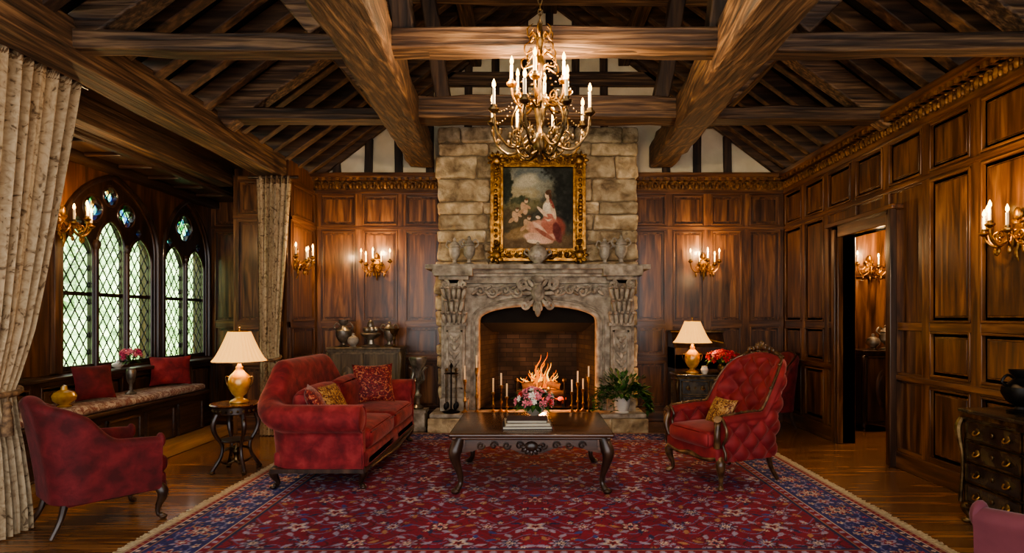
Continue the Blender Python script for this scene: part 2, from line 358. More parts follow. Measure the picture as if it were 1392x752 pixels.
# ------------------------------------------------------------------ shell
b=B('floor'); b.box(-4.95,5.9,-1.2,9.2,-.12,0,FLOOR); b.done()
def fbox(b,wall,u0,u1,z0,z1,d0,d1,mat,rnd=None):
    ax,c,sg=wall
    a,e=sorted((c+sg*d0,c+sg*d1))
    if ax=='x': b.box(a,e,u0,u1,z0,z1,mat,rnd)
    else: b.box(u0,u1,a,e,z0,z1,mat,rnd)
ROWS=[(.2,.86),(.96,1.38),(1.46,2.78),(2.86,3.3)]
def panelling(b,wall,u0,u1,n,rows=ROWS,ztop=3.36,skip=None,thick=.15):
    ax=wall[0]; H=W_PANY if ax=='x' else W_PANX
    w=(u1-u0)/n
    for i in range(n):
        a=u0+i*w; e=a+w
        for (z0,z1) in rows:
            if skip and skip(a,e,z0,z1): continue
            m=.055
            fbox(b,wall,a+m,e-m,z0,z1,0,.004,W_PAN)
            fbox(b,wall,a+m+.045,e-m-.045,z0+.045,z1-.045,.0,.012,W_PAN)
            fbox(b,wall,a+m+.06,e-m-.06,z0+.06,z1-.06,.0,.020,W_PAN)
            for (q0,q1,r0,r1) in ((a+m,a+m+.022,z0,z1),(e-m-.022,e-m,z0,z1)): fbox(b,wall,q0,q1,r0,r1,0,.04,W_PAN)
            for (q0,q1,r0,r1) in ((a+m,e-m,z0,z0+.022),(a+m,e-m,z1-.022,z1)): fbox(b,wall,q0,q1,r0,r1,0,.039,H)
    for i in range(n+1):
        a=u0+i*w
        if skip and skip(a-.02,a+.02,.5,1): 
            fbox(b,wall,a-.055,a+.055,2.62,ztop,0,.03,W_PAN); continue
        fbox(b,wall,max(u0,a-.055),min(u1,a+.055),0,ztop,0,.03,W_PAN)
    zs=[0]+[q for rr in rows for q in rr]+[ztop]
    for k in range(0,len(zs),2):
        sg=[(u0,u1)]
        if skip and zs[k]<2.5:
            sg=[(u0,DY0-.06),(DY1+.06,u1)]
        for (a,e) in sg: fbox(b,wall,a,e,zs[k],zs[k+1],0,.028,H)
        for (a,e) in sg:
            if k==2: fbox(b,wall,a,e,.885,.935,0,.06,H)
            if k==6: fbox(b,wall,a,e,2.80,2.84,0,.045,H)
DY0,DY1,DZ=6.08,7.04,2.47
b=B('wall_right')
b.box(XR,XR+.15,-1.2,DY0,0,3.6,W_PAN); b.box(XR,XR+.15,DY1,YB+.15,0,3.6,W_PAN); b.box(XR,XR+.15,DY0,DY1,DZ,3.6,W_PAN)
WR=('x',XR,-1)
def sk(a,e,z0,z1): return e>DY0-.12 and a<DY1+.12 and z0<2.5
panelling(b,WR,-.1,YB,14,skip=sk)
b.done(bevel=.005)
b=B('wall_back')
b.box(XW-.25,-.95,YB,YB+.15,0,3.6,W_PAN); b.box(1.1,XR+.15,YB,YB+.15,0,3.6,W_PAN); b.box(-.95,1.1,YB,YB+.15,2.0,3.6,W_PAN)
WB=('y',YB,-1)
panelling(b,WB,-3.15,-1.3,3); panelling(b,WB,1.44,XR-.04,4)
panelling(b,WB,XW,-3.92,1)
b.done(bevel=.005)
b=B('wall_pier')
b.box(-3.9,XL,7.7,YB,0,3.6,W_PAN)
panelling(b,('y',7.7,-1),-3.9,XL,1); panelling(b,('x',XL,1),7.72,YB-.03,1)
b.done(bevel=.005)
b=B('wall_gable')
b.prism([(-3.6,3.6),(4.1,3.6),(.25,6.3)],'xz',YB,YB+.15,PLAST)
b.done()
b=B('gable_timber_framing')  # timber framing of the gable: studs, rafters and collar
for x in [-2.85,-2.4,-1.95,-1.5,-.95,-.55,-.12,.26,.62,1.05,1.95,2.4,2.85]:
    zt=min(6.2,3.5+(.78*(3.45-abs(x-.25))))
    b.beam((x,YB-.035,3.5),(x+U(-.02,.02),YB-.035,zt),.11,.06,W_BZ)
b.beam((-3.2,YB-.06,3.58),(.25,YB-.06,6.2),.08,.18,W_RAF); b.beam((3.71,YB-.06,3.58),(.25,YB-.06,6.2),.08,.18,W_RAF)
b.beam((-1.5,YB-.06,4.98),(2,YB-.06,4.98),.08,.2,W_BX)
b.done(bevel=.008)
zE=3.56; zR=6.2; xE0=XL-.15; xE1=XR+.15; xR=.25
b=B('ceiling')
b.prism([(xE0,zE+.12),(xR,zR+.12),(xE1,zE+.12),(xE1,zE+.22),(xR,zR+.24),(xE0,zE+.22)],'xz',-1.2,YB+.15,ROOFB)
b.done()
b=B('ceiling_rafters')
y=.1
while y<YB-.1:
    b.beam((xE0,y,zE),(xR,y,zR),.11,.16,W_RAF,n=4); b.beam((xE1,y,zE),(xR,y,zR),.11,.16,W_RAF,n=4)
    y+=.38
b.done(bevel=.008)
b=B('ceiling_purlins')
for t in (.36,.7):
    for xe in (xE0,xE1):
        x=xe+(xR-xe)*t; z=zE+(zR-zE)*t-.14
        b.beam((x,-1,z),(x,YB-.02,z),.17,.18,W_BY,n=12)
b.beam((xR,-1,zR-.12),(xR,YB-.02,zR-.12),.2,.26,W_BY,n=8)
b.done(bevel=.012)
def tie(y,zc,h,hm,dp=.22):
    b=B('tie_beam')
    b.beam((XL-.1,y,zc),(XR-.01,y,zc),dp,h,W_BX,n=18)
    b.beam((-1.35,y-.01,zc+(hm-h)/2),(1.6,y-.01,zc+(hm-h)/2),dp+.06,hm,W_BX,n=8)
    for xe,sg in ((XL,1),(XR,-1)):
        b.beam((xe+sg*.0,y,zE-.02),(xR,y,zR-.1),.18,.24,W_BX,n=8)
    b.beam((-1.6,y,4.92),(2.1,y,4.92),.2,.24,W_BX,n=6)
    b.beam((-.9,y,zc),(-1.1,y,4.9),.16,.16,W_BZ,n=3); b.beam((1.3,y,zc),(1.5,y,4.9),.16,.16,W_BZ,n=3)
    b.beam((-1.5,y,zc+.1),(-2.15,y,4.35),.14,.16,W_BX,n=3); b.beam((1.9,y,zc+.1),(2.6,y,4.35),.14,.16,W_BX,n=3)
    b.done(bevel=.015)
tie(2.3,3.5,.2,.24); tie(4.2,3.45,.13,.15,.16); tie(6.1,3.6,.13,.22)
for x0,x1 in ((-1.6,-1.08),(1.86,1.40)):
    b=B('principal_beam'); b.beam((x0,YB-.1,3.84),(x1+(x1-x0)*.45,1.2,3.84-.092*(YB-1.3)),.34,.32,W_BY,n=24); b.done(bevel=.025)
b=B('trim_1')
b.beam((XL-.16,-1,3.47),(XL-.16,YB,3.47),.3,.3,W_BY,n=14)
b.box(XL-.36,XL-.3,-1,7.7,3.36,3.6,W_DKY); b.box(-4.12,-3.92,-1,7.7,3.22,3.6,W_BY)
b.box(-4.2,-4.12,-1,8.6,3.16,3.5,W_DKY)
b.done(bevel=.015)
b=B('ceiling_bay'); b.box(-4.1,XL-.2,-1,YB,3.46,3.56,W_DKY); b.box(-4.95,-4.1,-1,YB,3.2,3.3,W_DKY)
b.box(-4.7,-4.58,-1,YB,3.1,3.2,W_DKY)
for y in [k*.5 for k in range(1,17)]: b.box(-4.58,-4.2,y,y+.05,3.16,3.2,W_DKX)
b.done(bevel=.01)
b=B('trim_2')
def cornice(wall,u0,u1):
    Hm=W_PANX if wall[0]=='y' else W_PANY
    fbox(b,wall,u0,u1,3.32,3.37,0,.06,Hm)
    fbox(b,wall,u0,u1,3.37,3.5,0,.04,GILTW); fbox(b,wall,u0,u1,3.5,3.54,0,.1,Hm); fbox(b,wall,u0,u1,3.54,3.6,0,.17,Hm)
    n=int((u1-u0)/.1)
    ax,c,sg=wall
    for i in range(n):
        u=u0+.05+i*.1
        for (du,dz,ru,rz) in ((0,3.44,.032,.05),(.05,3.42,.018,.03),(.05,3.48,.012,.012)):
            d=c+sg*.045
            p=(d,u+du,dz) if ax=='x' else (u+du,d,dz)
            rr=(.025,ru,rz) if ax=='x' else (ru,.025,rz)
            b.ell(p,rr,GILTW,6,4)
        fbox(b,wall,u,u+.05,3.5,3.54,0,.13,GILTW)
cornice(WR,-.1,YB); cornice(WB,-3.2,-1.3); cornice(WB,1.44,XR)
b.done()
b=B('baseboard_right'); 
for a,e in ((-.1,DY0-.14),(DY1+.14,YB)): b.box(XR-.06,XR-.03,a,e,0,.17,W_PANY)
b.done(bevel=.006)
b=B('baseboard_back'); b.box(-3.15,-1.3,YB-.06,YB-.03,0,.17,W_PANX); b.box(1.5,XR-.06,YB-.06,YB-.03,0,.17,W_PANX); b.done(bevel=.006)
b=B('door_1')
for y0,y1 in ((DY0-.14,DY0),(DY1,DY1+.14)):
    b.box(XR-.06,XR+.155,y0,y1,0,DZ+.14,W_PAN); b.box(XR-.085,XR-.06,y0+.03,y1-.03,0,DZ+.1,W_PAN)
b.box(XR-.06,XR+.155,DY0-.14,DY1+.14,DZ,DZ+.14,W_PANY); b.box(XR-.12,XR,DY0-.2,DY1+.2,DZ+.13,DZ+.18,W_PANY)
b.box(XR-.12,XR-.05,DY0-.17,DY0-.12,0,DZ+.14,W_DK)
b.done(bevel=.008)
b=B('wall_alcove')
b.box(XR+.15,5.75,8.3,8.4,0,2.95,W_PAN); b.box(5.65,5.75,4.8,8.3,0,2.95,W_PAN); b.box(XR+.15,5.75,4.7,4.8,0,2.95,W_PAN)
panelling(b,('y',8.3,-1),XR+.16,5.64,3,rows=[(.2,.86),(.96,2.1),(2.18,2.8)],ztop=2.95)
b.done(bevel=.005)
b=B('ceiling_alcove'); b.box(XR+.15,5.75,4.7,8.4,2.95,3.05,W_DKY); b.done()
# ------------------------------------------------------------------ window wall
def garch(y0,y1,z0,zs,zt,n=10,c=.6):
    yc=(y0+y1)/2; hw=(y1-y0)/2; cm=c/(1+c); fm=math.acos(cm); 
    pts=[(y0,z0),(y1,z0)]
    rr=[]
    for k in range(n+1):
        f=fm*k/n; rr.append((hw*((1+c)*cos(f)-c),zs+(zt-zs)*sin(f)/sin(fm)))
    pts+=[(yc+x,z) for x,z in rr]+[(yc-x,z) for x,z in rr[-2::-1]]
    return pts
WINS=[(5.86,7.36,3),(7.5,8.52,2),(2.6,4.6,3)]
SZ=.96
b=B('wall_left')
b.plate([[(-1.2,0),(YB+.1,0),(YB+.1,3.3),(-1.2,3.3)]]+[garch(a,e,SZ,2.3,3.06) for a,e,n in WINS],'yz',XW-.22,XW,W_PAN)
WL=('x',XW,1)
for a in (4.7,5.4,5.78): fbox(b,WL,a-.05,a+.05,SZ,3.2,0,.05,W_PAN)
panelling(b,WL,.6,YB-.02,13,rows=[(.2,.84)],ztop=.94)
b.done(bevel=.008)
def foil(c,Rr,n=4,ph=0):
    return [(c[0]+Rr*(.7+.3*abs(cos(n/2*t+ph)))*cos(t),c[1]+Rr*(.7+.3*abs(cos(n/2*t+ph)))*sin(t)) for t in [2*pi*i/32 for i in range(32)]]
for wi,(a,e,n) in enumerate(WINS):
    b=B('window_%d'%(wi+1))
    fr=.055; mw=.06; W=e-a-2*fr; lw=(W-(n-1)*mw)/n
    loops=[garch(a-.01,e+.01,SZ-.01,2.3,3.07)]
    for i in range(n):
        y0=a+fr+i*(lw+mw); zt=2.60 if (n==3 and i==1) else 2.46
        loops.append(garch(y0,y0+lw,SZ+.05,zt-.3,zt,8))
    yc=(a+e)/2
    fo=[]
    if n==3:
        d=(lw+mw)/2
        fo=[((yc-d-.02,2.69),.13),((yc+d+.02,2.69),.13),((yc,2.87),.10)]
        fo.append(((yc-d*1.95,2.52),.05)); fo.append(((yc+d*1.95,2.52),.05))
    else: fo=[((yc,2.72),.17),((yc-.32,2.5),.055),((yc+.32,2.5),.055)]
    for c,Rr in fo: loops.append(foil(c,Rr,4))
    b.plate(loops,'yz',XW-.10,XW-.04,W_DK)
    for c,Rr in fo:
        if Rr>.08: b.tube([(XW-.04,c[0]+(Rr+.012)*cos(t),c[1]+(Rr+.012)*sin(t)) for t in [2*pi*i/20 for i in range(21)]],.014,W_DK,6,1)
    for lp in loops[:1]+loops[1:n+1]:
        b.tube([(XW-.035,y,z) for y,z in lp[1:]]+[(XW-.035,lp[0][0],lp[0][1])],.016,W_DK,6,1)
    for i in range(n-1):
        y=a+fr+(i+1)*lw+(i+.5)*mw
        b.tube([(XW-.02,y,SZ),(XW-.02,y,2.35)],.026,W_DK,8,1)
        b.lathe((XW-.02,y,2.25),[(.026,0),(.044,.04),(.042,.07),(.028,.1)],W_DK,10)
    lp=garch(a-.02,e+.02,SZ,2.3,3.09)
    b.tube([(XW+.005,y,z) for y,z in lp[1:]]+[(XW+.005,lp[0][0],lp[0][1])],.03,W_DK,8,1)
    b.box(XW-.10,XW-.06,a,e,1.74,1.78,W_DK)
    b.box(XW-.078,XW-.074,a,e,SZ,3.06,GLASS)
    dx,dz=.115,.18
    m=(dz/dx); zt0,zt1=SZ,2.95
    k=-40
    while k<60:
        for sg in (1,-1):
            z0=zt0+k*dz*1.0
            za,zb=z0,z0+sg*m*(e-a)
            t0,t1=0,1
            if zb!=za:
                ta=(zt0-za)/(zb-za); tb=(zt1-za)/(zb-za); lo,hi=min(ta,tb),max(ta,tb); t0=max(t0,lo); t1=min(t1,hi)
            if t1>t0+.01:
                p=(XW-.082,a+(e-a)*t0,za+(zb-za)*t0); q=(XW-.082,a+(e-a)*t1,za+(zb-za)*t1)
                b.beam(p,q,.009,.009,LEAD)
        k+=1
    for c,Rr in fo:
        b.add([(XW-.09,c[0]+Rr*1.02*cos(t),c[1]+Rr*1.02*sin(t)) for t in [2*pi*i/24 for i in range(24)]],[tuple(range(24))],STG,False)
    b.done(weld=False)
b=B('window_sill'); b.box(XW,XW+.2,2.4,8.55,.9,.94,W_DKY); b.done(bevel=.01)
b=B('window_seat')
b.box(XW+.06,-4.15,4.5,7.45,0,.56,W_DKY)
for i in range(5):
    y=4.55+i*.58; fbox(b,('x',-4.15,1),y,y+.5,.12,.5,0,.012,W_DKY)
    fbox(b,('x',-4.15,1),y,y+.5,.12,.15,0,.03,W_DKY); fbox(b,('x',-4.15,1),y,y+.5,.47,.5,0,.03,W_DKY)
    fbox(b,('x',-4.15,1),y,y+.03,.12,.5,0,.03,W_DKY); fbox(b,('x',-4.15,1),y+.47,y+.5,.12,.5,0,.03,W_DKY)
b.box(XW+.06,-4.1,4.48,7.48,.56,.6,W_DKY)
b.box(-4.15,-3.92,4.5,7.6,0,.13,W_LT)
b.done(bevel=.008)
b=B('bench_cushion'); b.rbox((-4.37,5.98,.642),(.5,2.9,.08),.035,SEATC,puff=.008,n=8); b.done()
b=B('garden_lawn'); b.box(-30,-4.96,-10,30,-.3,-.25,LAWN); b.done()
b=B('garden_hedge')
for k in range(46):
    y=-2+k*.6+U(-.2,.2); x=-9.5+U(-.9,.9)
    z=U(.3,2.0); rr=U(.7,1.3)
    b.ell((x,y,z),(rr,rr,rr*1.1),HEDGE,12,8)
for k in range(26):
    b.ell((U(-17,-13),U(-2,32),U(2,4.2)),U(1.3,2.2),HEDGE,12,8)
b.done(weld=False)
hd=bpy.data.objects['garden_hedge']
tx=bpy.data.textures.new('hedge_noise','CLOUDS'); tx.noise_scale=.35
sb=hd.modifiers.new('s','SUBSURF'); sb.levels=1; sb.render_levels=1
dm=hd.modifiers.new('d','DISPLACE'); dm.texture=tx; dm.strength=.5
# ------------------------------------------------------------------ chimney
b=B('chimney_breast')
b.box(FX-1.36,FX-.86,8.228,YB,.25,2.1,MORT); b.box(FX+.86,FX+1.36,8.228,YB,.25,2.1,MORT)
b.box(FX-1.36,FX+1.36,8.228,YB,2.0,4.12,MORT)
z=.25
while z<4.15:
    h=random.choice([.18,.22,.25,.29,.32])
    if z+h>4.1: h=4.18-z
    if h<.08: break
    spans=[(FX-1.4,FX+1.4)] if z>1.9 else [(FX-1.4,FX-.84),(FX+.84,FX+1.4)]
    for (s0,s1) in spans:
        x=s0
        while x<s1-.01:
            w=U(.22,.78)
            if s1-(x+w)<.2: w=s1-x
            ov=U(0,.045)
            xa=x+(U(-.04,.02) if abs(x-s0)<.001 and abs(s0-(FX-1.4))<.01 else 0)
            g=.006; sd=random.random()*9
            split=(h>.24 and w<.5 and random.random()<.45)
            parts=[(z,h)] if not split else [(z,h*.5),(z+h*.5,h*.5)]
            for (zz,hh) in parts:
                def wob(p,sd=sd):
                    n=mnoise.noise(Vector((p.x*5+sd,p.y*5,p.z*5))); n2=mnoise.noise(Vector((p.x*15+sd,p.y*9,p.z*15)))
                    return (p.x+n*.026,p.y+n*.035+n2*.024,p.z+n*.020)
                b.rbox(((xa+x+w)/2,8.42-ov/2,zz+hh/2),(x+w-xa-g*2,.43+ov,hh-g*2),.032,STONE,fn=wob,n=9)
            x+=w
    z+=h
b.done()
b=B('firebox')
x0,x1=FX-.82,FX+.82
b.add([(x0,8.15,.25),(x1,8.15,.25),(x1-.22,9.0,.25),(x0+.22,9.0,.25),(x0,8.15,1.95),(x1,8.15,1.95),(x1-.22,9.0,1.95),(x0+.22,9.0,1.95)],
      [(0,1,2,3),(3,2,6,7),(0,3,7,4),(1,5,6,2),(4,7,6,5)],BRICK,False)
b.box(x0-.02,x1+.02,9.02,9.1,0,2.1,BRICK)
b.add([(x0,8.26,1.44),(x1,8.26,1.44),(x1,8.26,1.95),(x0,8.26,1.95),(x0+.1,8.75,1.3),(x1-.1,8.75,1.3)],[(0,1,2,3),(0,4,5,1)],SOOT,False)
b.done()
b=B('fireplace_surround')
YS=8.06
def arch(hw,z0,zs,zc,n=16):
    pts=[(FX-hw,z0),(FX+hw,z0)]
    for k in range(n+1):
        a=pi*k/n; pts.append((FX+hw*cos(a),zs+(zc-zs)*sin(a)**.9))
    return pts
b.plate([[(FX-1.32,.25),(FX+1.32,.25),(FX+1.32,2.06),(FX-1.32,2.06)],arch(.8,.249,1.47,1.67)[0:]],'xz',YS,8.24,CARV)
for hw,zc,rr,dy in ((.83,1.705,.03,0),(.9,1.78,.022,.005)):
    lp=arch(hw,.25,1.47,zc); b.tube([(FX+hw,YS,.27)]+[(x,YS+dy,z) for x,z in lp[2:]]+[(FX-hw,YS,.27)],rr,CARV,8,1)
for sg in (-1,1):
    cx=FX+sg*1.13
    b.box(cx-.19,cx+.19,7.94,YS,.25,.42,CARV); b.box(cx-.165,cx+.165,7.97,YS,.42,.48,CARV)
    b.box(cx-.14,cx+.14,7.99,YS,.48,1.4,CARV)
    for (u0,u1,z0,z1) in ((-.11,-.085,.54,1.34),(.085,.11,.54,1.34),(-.11,.11,.54,.565),(-.11,.11,1.315,1.34)): b.box(cx+u0,cx+u1,7.965,7.99,z0,z1,CARV)
    for k in range(6):
        z=.66+k*.11; b.ell((cx,7.98,z),(.03,.025,.045),CARV,8,6)
        for q in (-1,1): b.ell((cx+q*.04,7.98,z+.03),(.02,.02,.04),CARV,8,5,rot=rotY(q*.7))
    b.box(cx-.17,cx+.17,7.95,YS,1.4,1.44,CARV)
    b.box(cx-.13,cx+.13,8.0,YS,1.44,2.02,CARV)
    for r_ in range(3):
        z=1.5+r_*.17; y=7.96-r_*.025
        for k in range(5-(r_%2)):
            u=(k-(4-(r_%2))/2)*.068
            b.ell((cx+u,y,z),(.03,.035,.095),CARV,8,6,rot=rotY(u*2))
            b.ell((cx+u*1.15,y-.045,z+.075),(.028,.03,.022),CARV,8,5)
    for q in (-1,1): b.tube(spiral((cx+q*.12,7.90,1.96),.06,1.4,s=q,a0=pi/2),.02,CARV,6,2)
    b.box(cx-.2,cx+.2,7.88,YS,2.02,2.07,CARV)
b.box(FX-1.32,FX+1.32,8.0,YS,1.98,2.07,CARV)
b.box(FX-.95,FX+.95,8.03,YS,1.93,1.95,CARV)
for sg in (-1,1):
    for k in range(4):
        cx=FX+sg*(.27+k*.17)
        b.tube(spiral((cx,8.01,1.87+(.02 if k%2 else -.01)),.08,1.5,s=sg*(1 if k%2 else -1),a0=(0 if k%2 else pi)),.018,CARV,6,2)
        b.ell((cx+sg*.08,8.01,1.85),(.055,.03,.024),CARV,8,5,rot=rotY(.6*sg*(1 if k%2 else -1)))
        b.ell((cx,8.0,1.87),.026,CARV,8,5)
        b.ell((cx+sg*.05,8.01,1.92),(.045,.03,.02),CARV,8,5,rot=rotY(-.5))
b.ell((FX,7.96,1.85),(.1,.07,.14),CARV,14,9); b.ell((FX,7.9,1.86),(.06,.04,.09),CARV,12,8)
for k in range(14):
    a=2*pi*k/14; b.ell((FX+.15*cos(a),7.96,1.84+.17*sin(a)),(.033,.045,.075),CARV,8,6,rot=rotY(pi/2-a))
for sg in (-1,1):
    b.tube(spiral((FX+sg*.2,7.94,1.96),.08,1.5,s=-sg,a0=pi/2),.024,CARV,6,2); b.tube(spiral((FX+sg*.17,7.95,1.68),.07,1.5,s=sg,a0=pi/2),.02,CARV,6,2)
b.ell((FX,7.93,1.62),(.045,.05,.1),CARV,8,6); b.ell((FX,7.92,2.03),(.09,.06,.05),CARV,10,6)
b.box(FX-1.36,FX+1.36,7.96,8.24,2.07,2.11,CARV); b.box(FX-1.42,FX+1.42,7.9,8.24,2.11,2.16,CARV); b.box(FX-1.5,FX+1.5,7.82,8.24,2.16,2.22,CARV)
for sg in (-1,1): b.box(FX+sg*1.13-.26,FX+sg*1.13+.26,7.8,8.0,2.07,2.2,CARV)
b.done(bevel=.008)
b=B('hearth'); b.box(FX-1.38,FX+1.38,7.72,8.2,0,.19,STONE); b.box(FX-1.42,FX+1.42,7.68,8.26,.19,.25,CARV)
for sg in (-1,1): b.box(FX+sg*1.2-.24,FX+sg*1.2+.24,7.66,7.72,0,.19,STONE)
b.done(bevel=.015)
FF=FX+.04
b=B('fire_grate')
for k in range(9): x=FF-.3+k*.075; b.tube([(x,8.32,.31),(x,8.32,.33),(x,8.7,.33),(x,8.7,.42)],.008,IRON,6,1)
for sg in (-1,1):
    b.box(FF+sg*.32-.02,FF+sg*.32+.02,8.28,8.72,.27,.3,IRON)
    for y in (8.3,8.7): b.box(FF+sg*.32-.015,FF+sg*.32+.015,y-.015,y+.015,.25,.3,IRON)
    b.tube([(FF+sg*.34,8.28,.25),(FF+sg*.34,8.28,.6)],.014,IRON,8,1); b.ell((FF+sg*.34,8.28,.63),.035,BRONZE)
for (p,q,rr) in (((-.36,8.36,.42),(.36,8.40,.42),.065),((-.33,8.6,.4),(.35,8.55,.41),.065),((-.28,8.38,.53),(.24,8.6,.54),.055),((.30,8.36,.53),(-.12,8.6,.57),.05)):
    b.tube([(FF+p[0],p[1],p[2]),(FF+(p[0]+q[0])/2,(p[1]+q[1])/2+.01,(p[2]+q[2])/2+.012),(FF+q[0],q[1],q[2])],rr,LOG,10,3)
for k in range(60): b.ell((FF+U(-.35,.35),U(8.33,8.68),U(.34,.38)),U(.015,.035),EMB,6,4)
b.done()
b=B('fire_flames')
for k in range(56):
    x=FF+U(-.28,.28); y=U(8.42,8.64); h=U(.15,.62)*max(.22,1-abs(x-FF)/.34); r0=U(.009,.022)
    z=.48; sw=U(-.06,.06)
    b.tube([(x,y,z),(x+sw*.5,y,z+h*.25),(x-sw*.5,y,z+h*.55),(x+sw,y,z+h*.85),(x+sw*1.2,y,z+h)],[r0*.7,r0,r0*.65,r0*.3,.001],FIRE2 if k%4==0 else FIRE1,7,3)
b.done()
point('fire_light',(FF,8.2,.62),32,(1,.38,.11),.08)
point('fire_light_b',(FF-.1,8.42,.98),9,(1,.40,.13),.08)
# ------------------------------------------------------------------ candles & lights
def candle(b,x,y,z,h=.1,r=.011,M=None):
    b.lathe((x,y,z-.02),[(r*1.6,0),(r*1.8,.01),(r*1.9,.025),(r,.03)],BRONZE,10)
    b.lathe((x,y,z),[(r,0),(r,h),(r*.5,h+.002)],WAX,10)
    b.tube([(x,y,z+h+.002),(x,y,z+h+.02),(x,y,z+h+.036),(x,y,z+h+.052),(x,y,z+h+.064)],[.003,.012,.0115,.006,.0005],FLAME,8,2)
def arm(b,c,a,r0,z0,r1,z1,dip,mat,th=.009):
    ca,sa=cos(a),sin(a)
    def p(r,z): return (c[0]+ca*r,c[1]+sa*r,c[2]+z)
    b.tube([p(r0,z0),p(r0+(r1-r0)*.3,z0-dip*.8),p(r0+(r1-r0)*.62,min(z0,z1)-dip),p(r0+(r1-r0)*.93,z0-dip*.5+ (z1-z0)*.3),p(r1,z1-.02)],[th*1.3,th,th,th*.9,th],mat,7,4)
    q=[]
    for i in range(12):
        t=i/11; an=-pi/2+t*2.6*pi; rr=.04*(1-.75*t); q.append(p(r0+(r1-r0)*.42+rr*cos(an),z0-dip*.6+.05+rr*sin(an)))
    b.tube(q,th*.7,mat,6,1)
    b.lathe(p(r1,z1-.02),[(.008,-.02),(.02,-.012),(.034,.0),(.036,.012),(.02,.012),(.016,.03)],mat,12)
CX,CY,CZ=.05,3.95,2.6
b=B('chandelier')
b.lathe((CX,CY,CZ),[(.002,-.05),(.02,-.03),(.012,0),(.04,.03),(.055,.07),(.045,.11),(.02,.14),(.016,.2),(.03,.24),(.042,.3),(.035,.36),(.018,.42),(.014,.5),(.025,.54),(.035,.6),(.022,.66),(.012,.7),(.022,.75),(.032,.79),(.015,.84),(.01,.88)],BRONZE,16)
for k in range(8):
    a=2*pi*(k+.5)/8+.1
    arm(b,(CX,CY,CZ),a,.05,.12,.34,.26,.1,BRONZE,.009)
    candle(b,CX+cos(a)*.34,CY+sin(a)*.34,CZ+.27,.11)
    for i in range(17):
        t=i/16; rr=.05+.29*t; zz=.76*(1-t)+.23*t-.16*sin(pi*t)
        b.ell((CX+cos(a)*rr,CY+sin(a)*rr,CZ+zz),.0075,BRONZE,6,4)
    b.ell((CX+cos(a)*.34,CY+sin(a)*.34,CZ+.18),(.012,.012,.03),BRONZE,6,5)
    a2=a+pi/8
    b.tube([(CX+cos(a2)*r_,CY+sin(a2)*r_,CZ+z_) for r_,z_ in ((.03,.3),(.1,.34),(.17,.28),(.19,.18),(.14,.13),(.11,.19),(.14,.22))],[.008,.008,.007,.006,.006,.005,.004],BRONZE,6,3)
    for t in (.35,.6,.85):
        r_=.05+.29*t; b.ell((CX+cos(a)*r_,CY+sin(a)*r_,CZ+.06+.06*t),(.016,.016,.022),BRONZE,6,5)
for k in range(6):
    a=2*pi*k/6+.35
    arm(b,(CX,CY,CZ),a,.04,.36,.2,.46,.06,GOLD,.008)
    candle(b,CX+cos(a)*.2,CY+sin(a)*.2,CZ+.47,.1)
    for (z0,s_) in ((.66,.1),(.78,.08),(.56,.12)):
        b.tube([(CX+cos(a)*r_,CY+sin(a)*r_,CZ+z0+zz) for r_,zz in ((.02,0),(.05,.03),(s_,.0),(s_+.01,.05),(s_-.03,.09))],[.009,.008,.006,.005,.002],GOLD,6,3)
for k in range(8):
    a=2*pi*k/8
    b.tube([(CX+cos(a)*r_,CY+sin(a)*r_,CZ+z_) for r_,z_ in ((.03,.02),(.1,-.02),(.16,.04),(.13,.1),(.1,.07))],[.01,.009,.007,.005,.003],BRONZE,6,3)
z=CZ+.86
k=0
while z<6.0:
    Mx=Matrix.Translation((CX,CY,z+.02))@Matrix.Rotation((k%2)*pi/2,4,'Z')
    b.tube([(.013*cos(t),0,.024*sin(t)) for t in [2*pi*i/10 for i in range(11)]],.004,BRONZE,5,1,M=Mx)
    z+=.038; k+=1
b.done()
for k in range(4):
    a=pi/2*k+.6; point('chandelier_light_%d'%k,(CX+cos(a)*.3,CY+sin(a)*.3,CZ+.48),38,(1,.70,.40),.025)
def sconce(x,y,z,face,power=9,n=3,ext=.0):
    M=place(x,y,z,face); b=B('wall_sconce',M)
    b.rbox((0,-.012,0),(.08,.024,.2),.01,GOLD,n=2)
    for k in range(10):
        a=2*pi*k/10; b.ell((.045*cos(a),-.02,.02+.11*sin(a)),(.02,.014,.035),GOLD,6,5,rot=rotY(pi/2-a))
    b.ell((0,-.03,.14),(.03,.02,.05),GOLD); b.tube([(0,-.03,-.08),(0,-.04,-.16),(.0,-.02,-.22)],[.02,.014,.003],GOLD,8,3)
    b.lathe((0,-.07-ext,-.06),[(.004,-.06),(.02,-.03),(.028,0),(.015,.03),(.01,.08)],GOLD,12)
    b.tube([(0,0,-.03),(0,-.05-ext,-.05)],.014,GOLD,8,1)
    an=[ -pi/2+ (i-(n-1)/2)*(pi*.92/(n-1)) for i in range(n)]
    for i,a in enumerate(an):
        rr=.21; zz=.06+.04*(1 if (i%2)==0 else -.3)
        arm(b,(0,-.07-ext,-.03),a,.015,0,rr*(1 if i in (0,n-1) else .8),zz,.07,GOLD,.008)
        r2=rr*(1 if i in (0,n-1) else .8)
        candle(b,cos(a)*r2,-.07-ext+sin(a)*r2,-.03+zz+.01,.1,.0105)
        b.ell((cos(a)*r2*.6,-.07-ext+sin(a)*r2*.6,-.14),(.014,.014,.03),GOLD,6,5)
    b.done()
    p=M@Vector((0,-.3-ext,.22)); point('sconce_light',p,power,(1,.62,.29),.03)
sconce(-2.27,YB-.03,2.27,(0,-1),30,5); sconce(2.49,YB-.03,2.27,(0,-1),30,5)
sconce(XL+.03,7.85,2.25,(1,0),20,5); sconce(XR-.03,4.43,2.15,(-1,0),30,5)
sconce(4.72,8.27,2.2,(0,-1),22,3)
sconce(XW+.05,5.79,2.42,(1,0),20,5,.03)
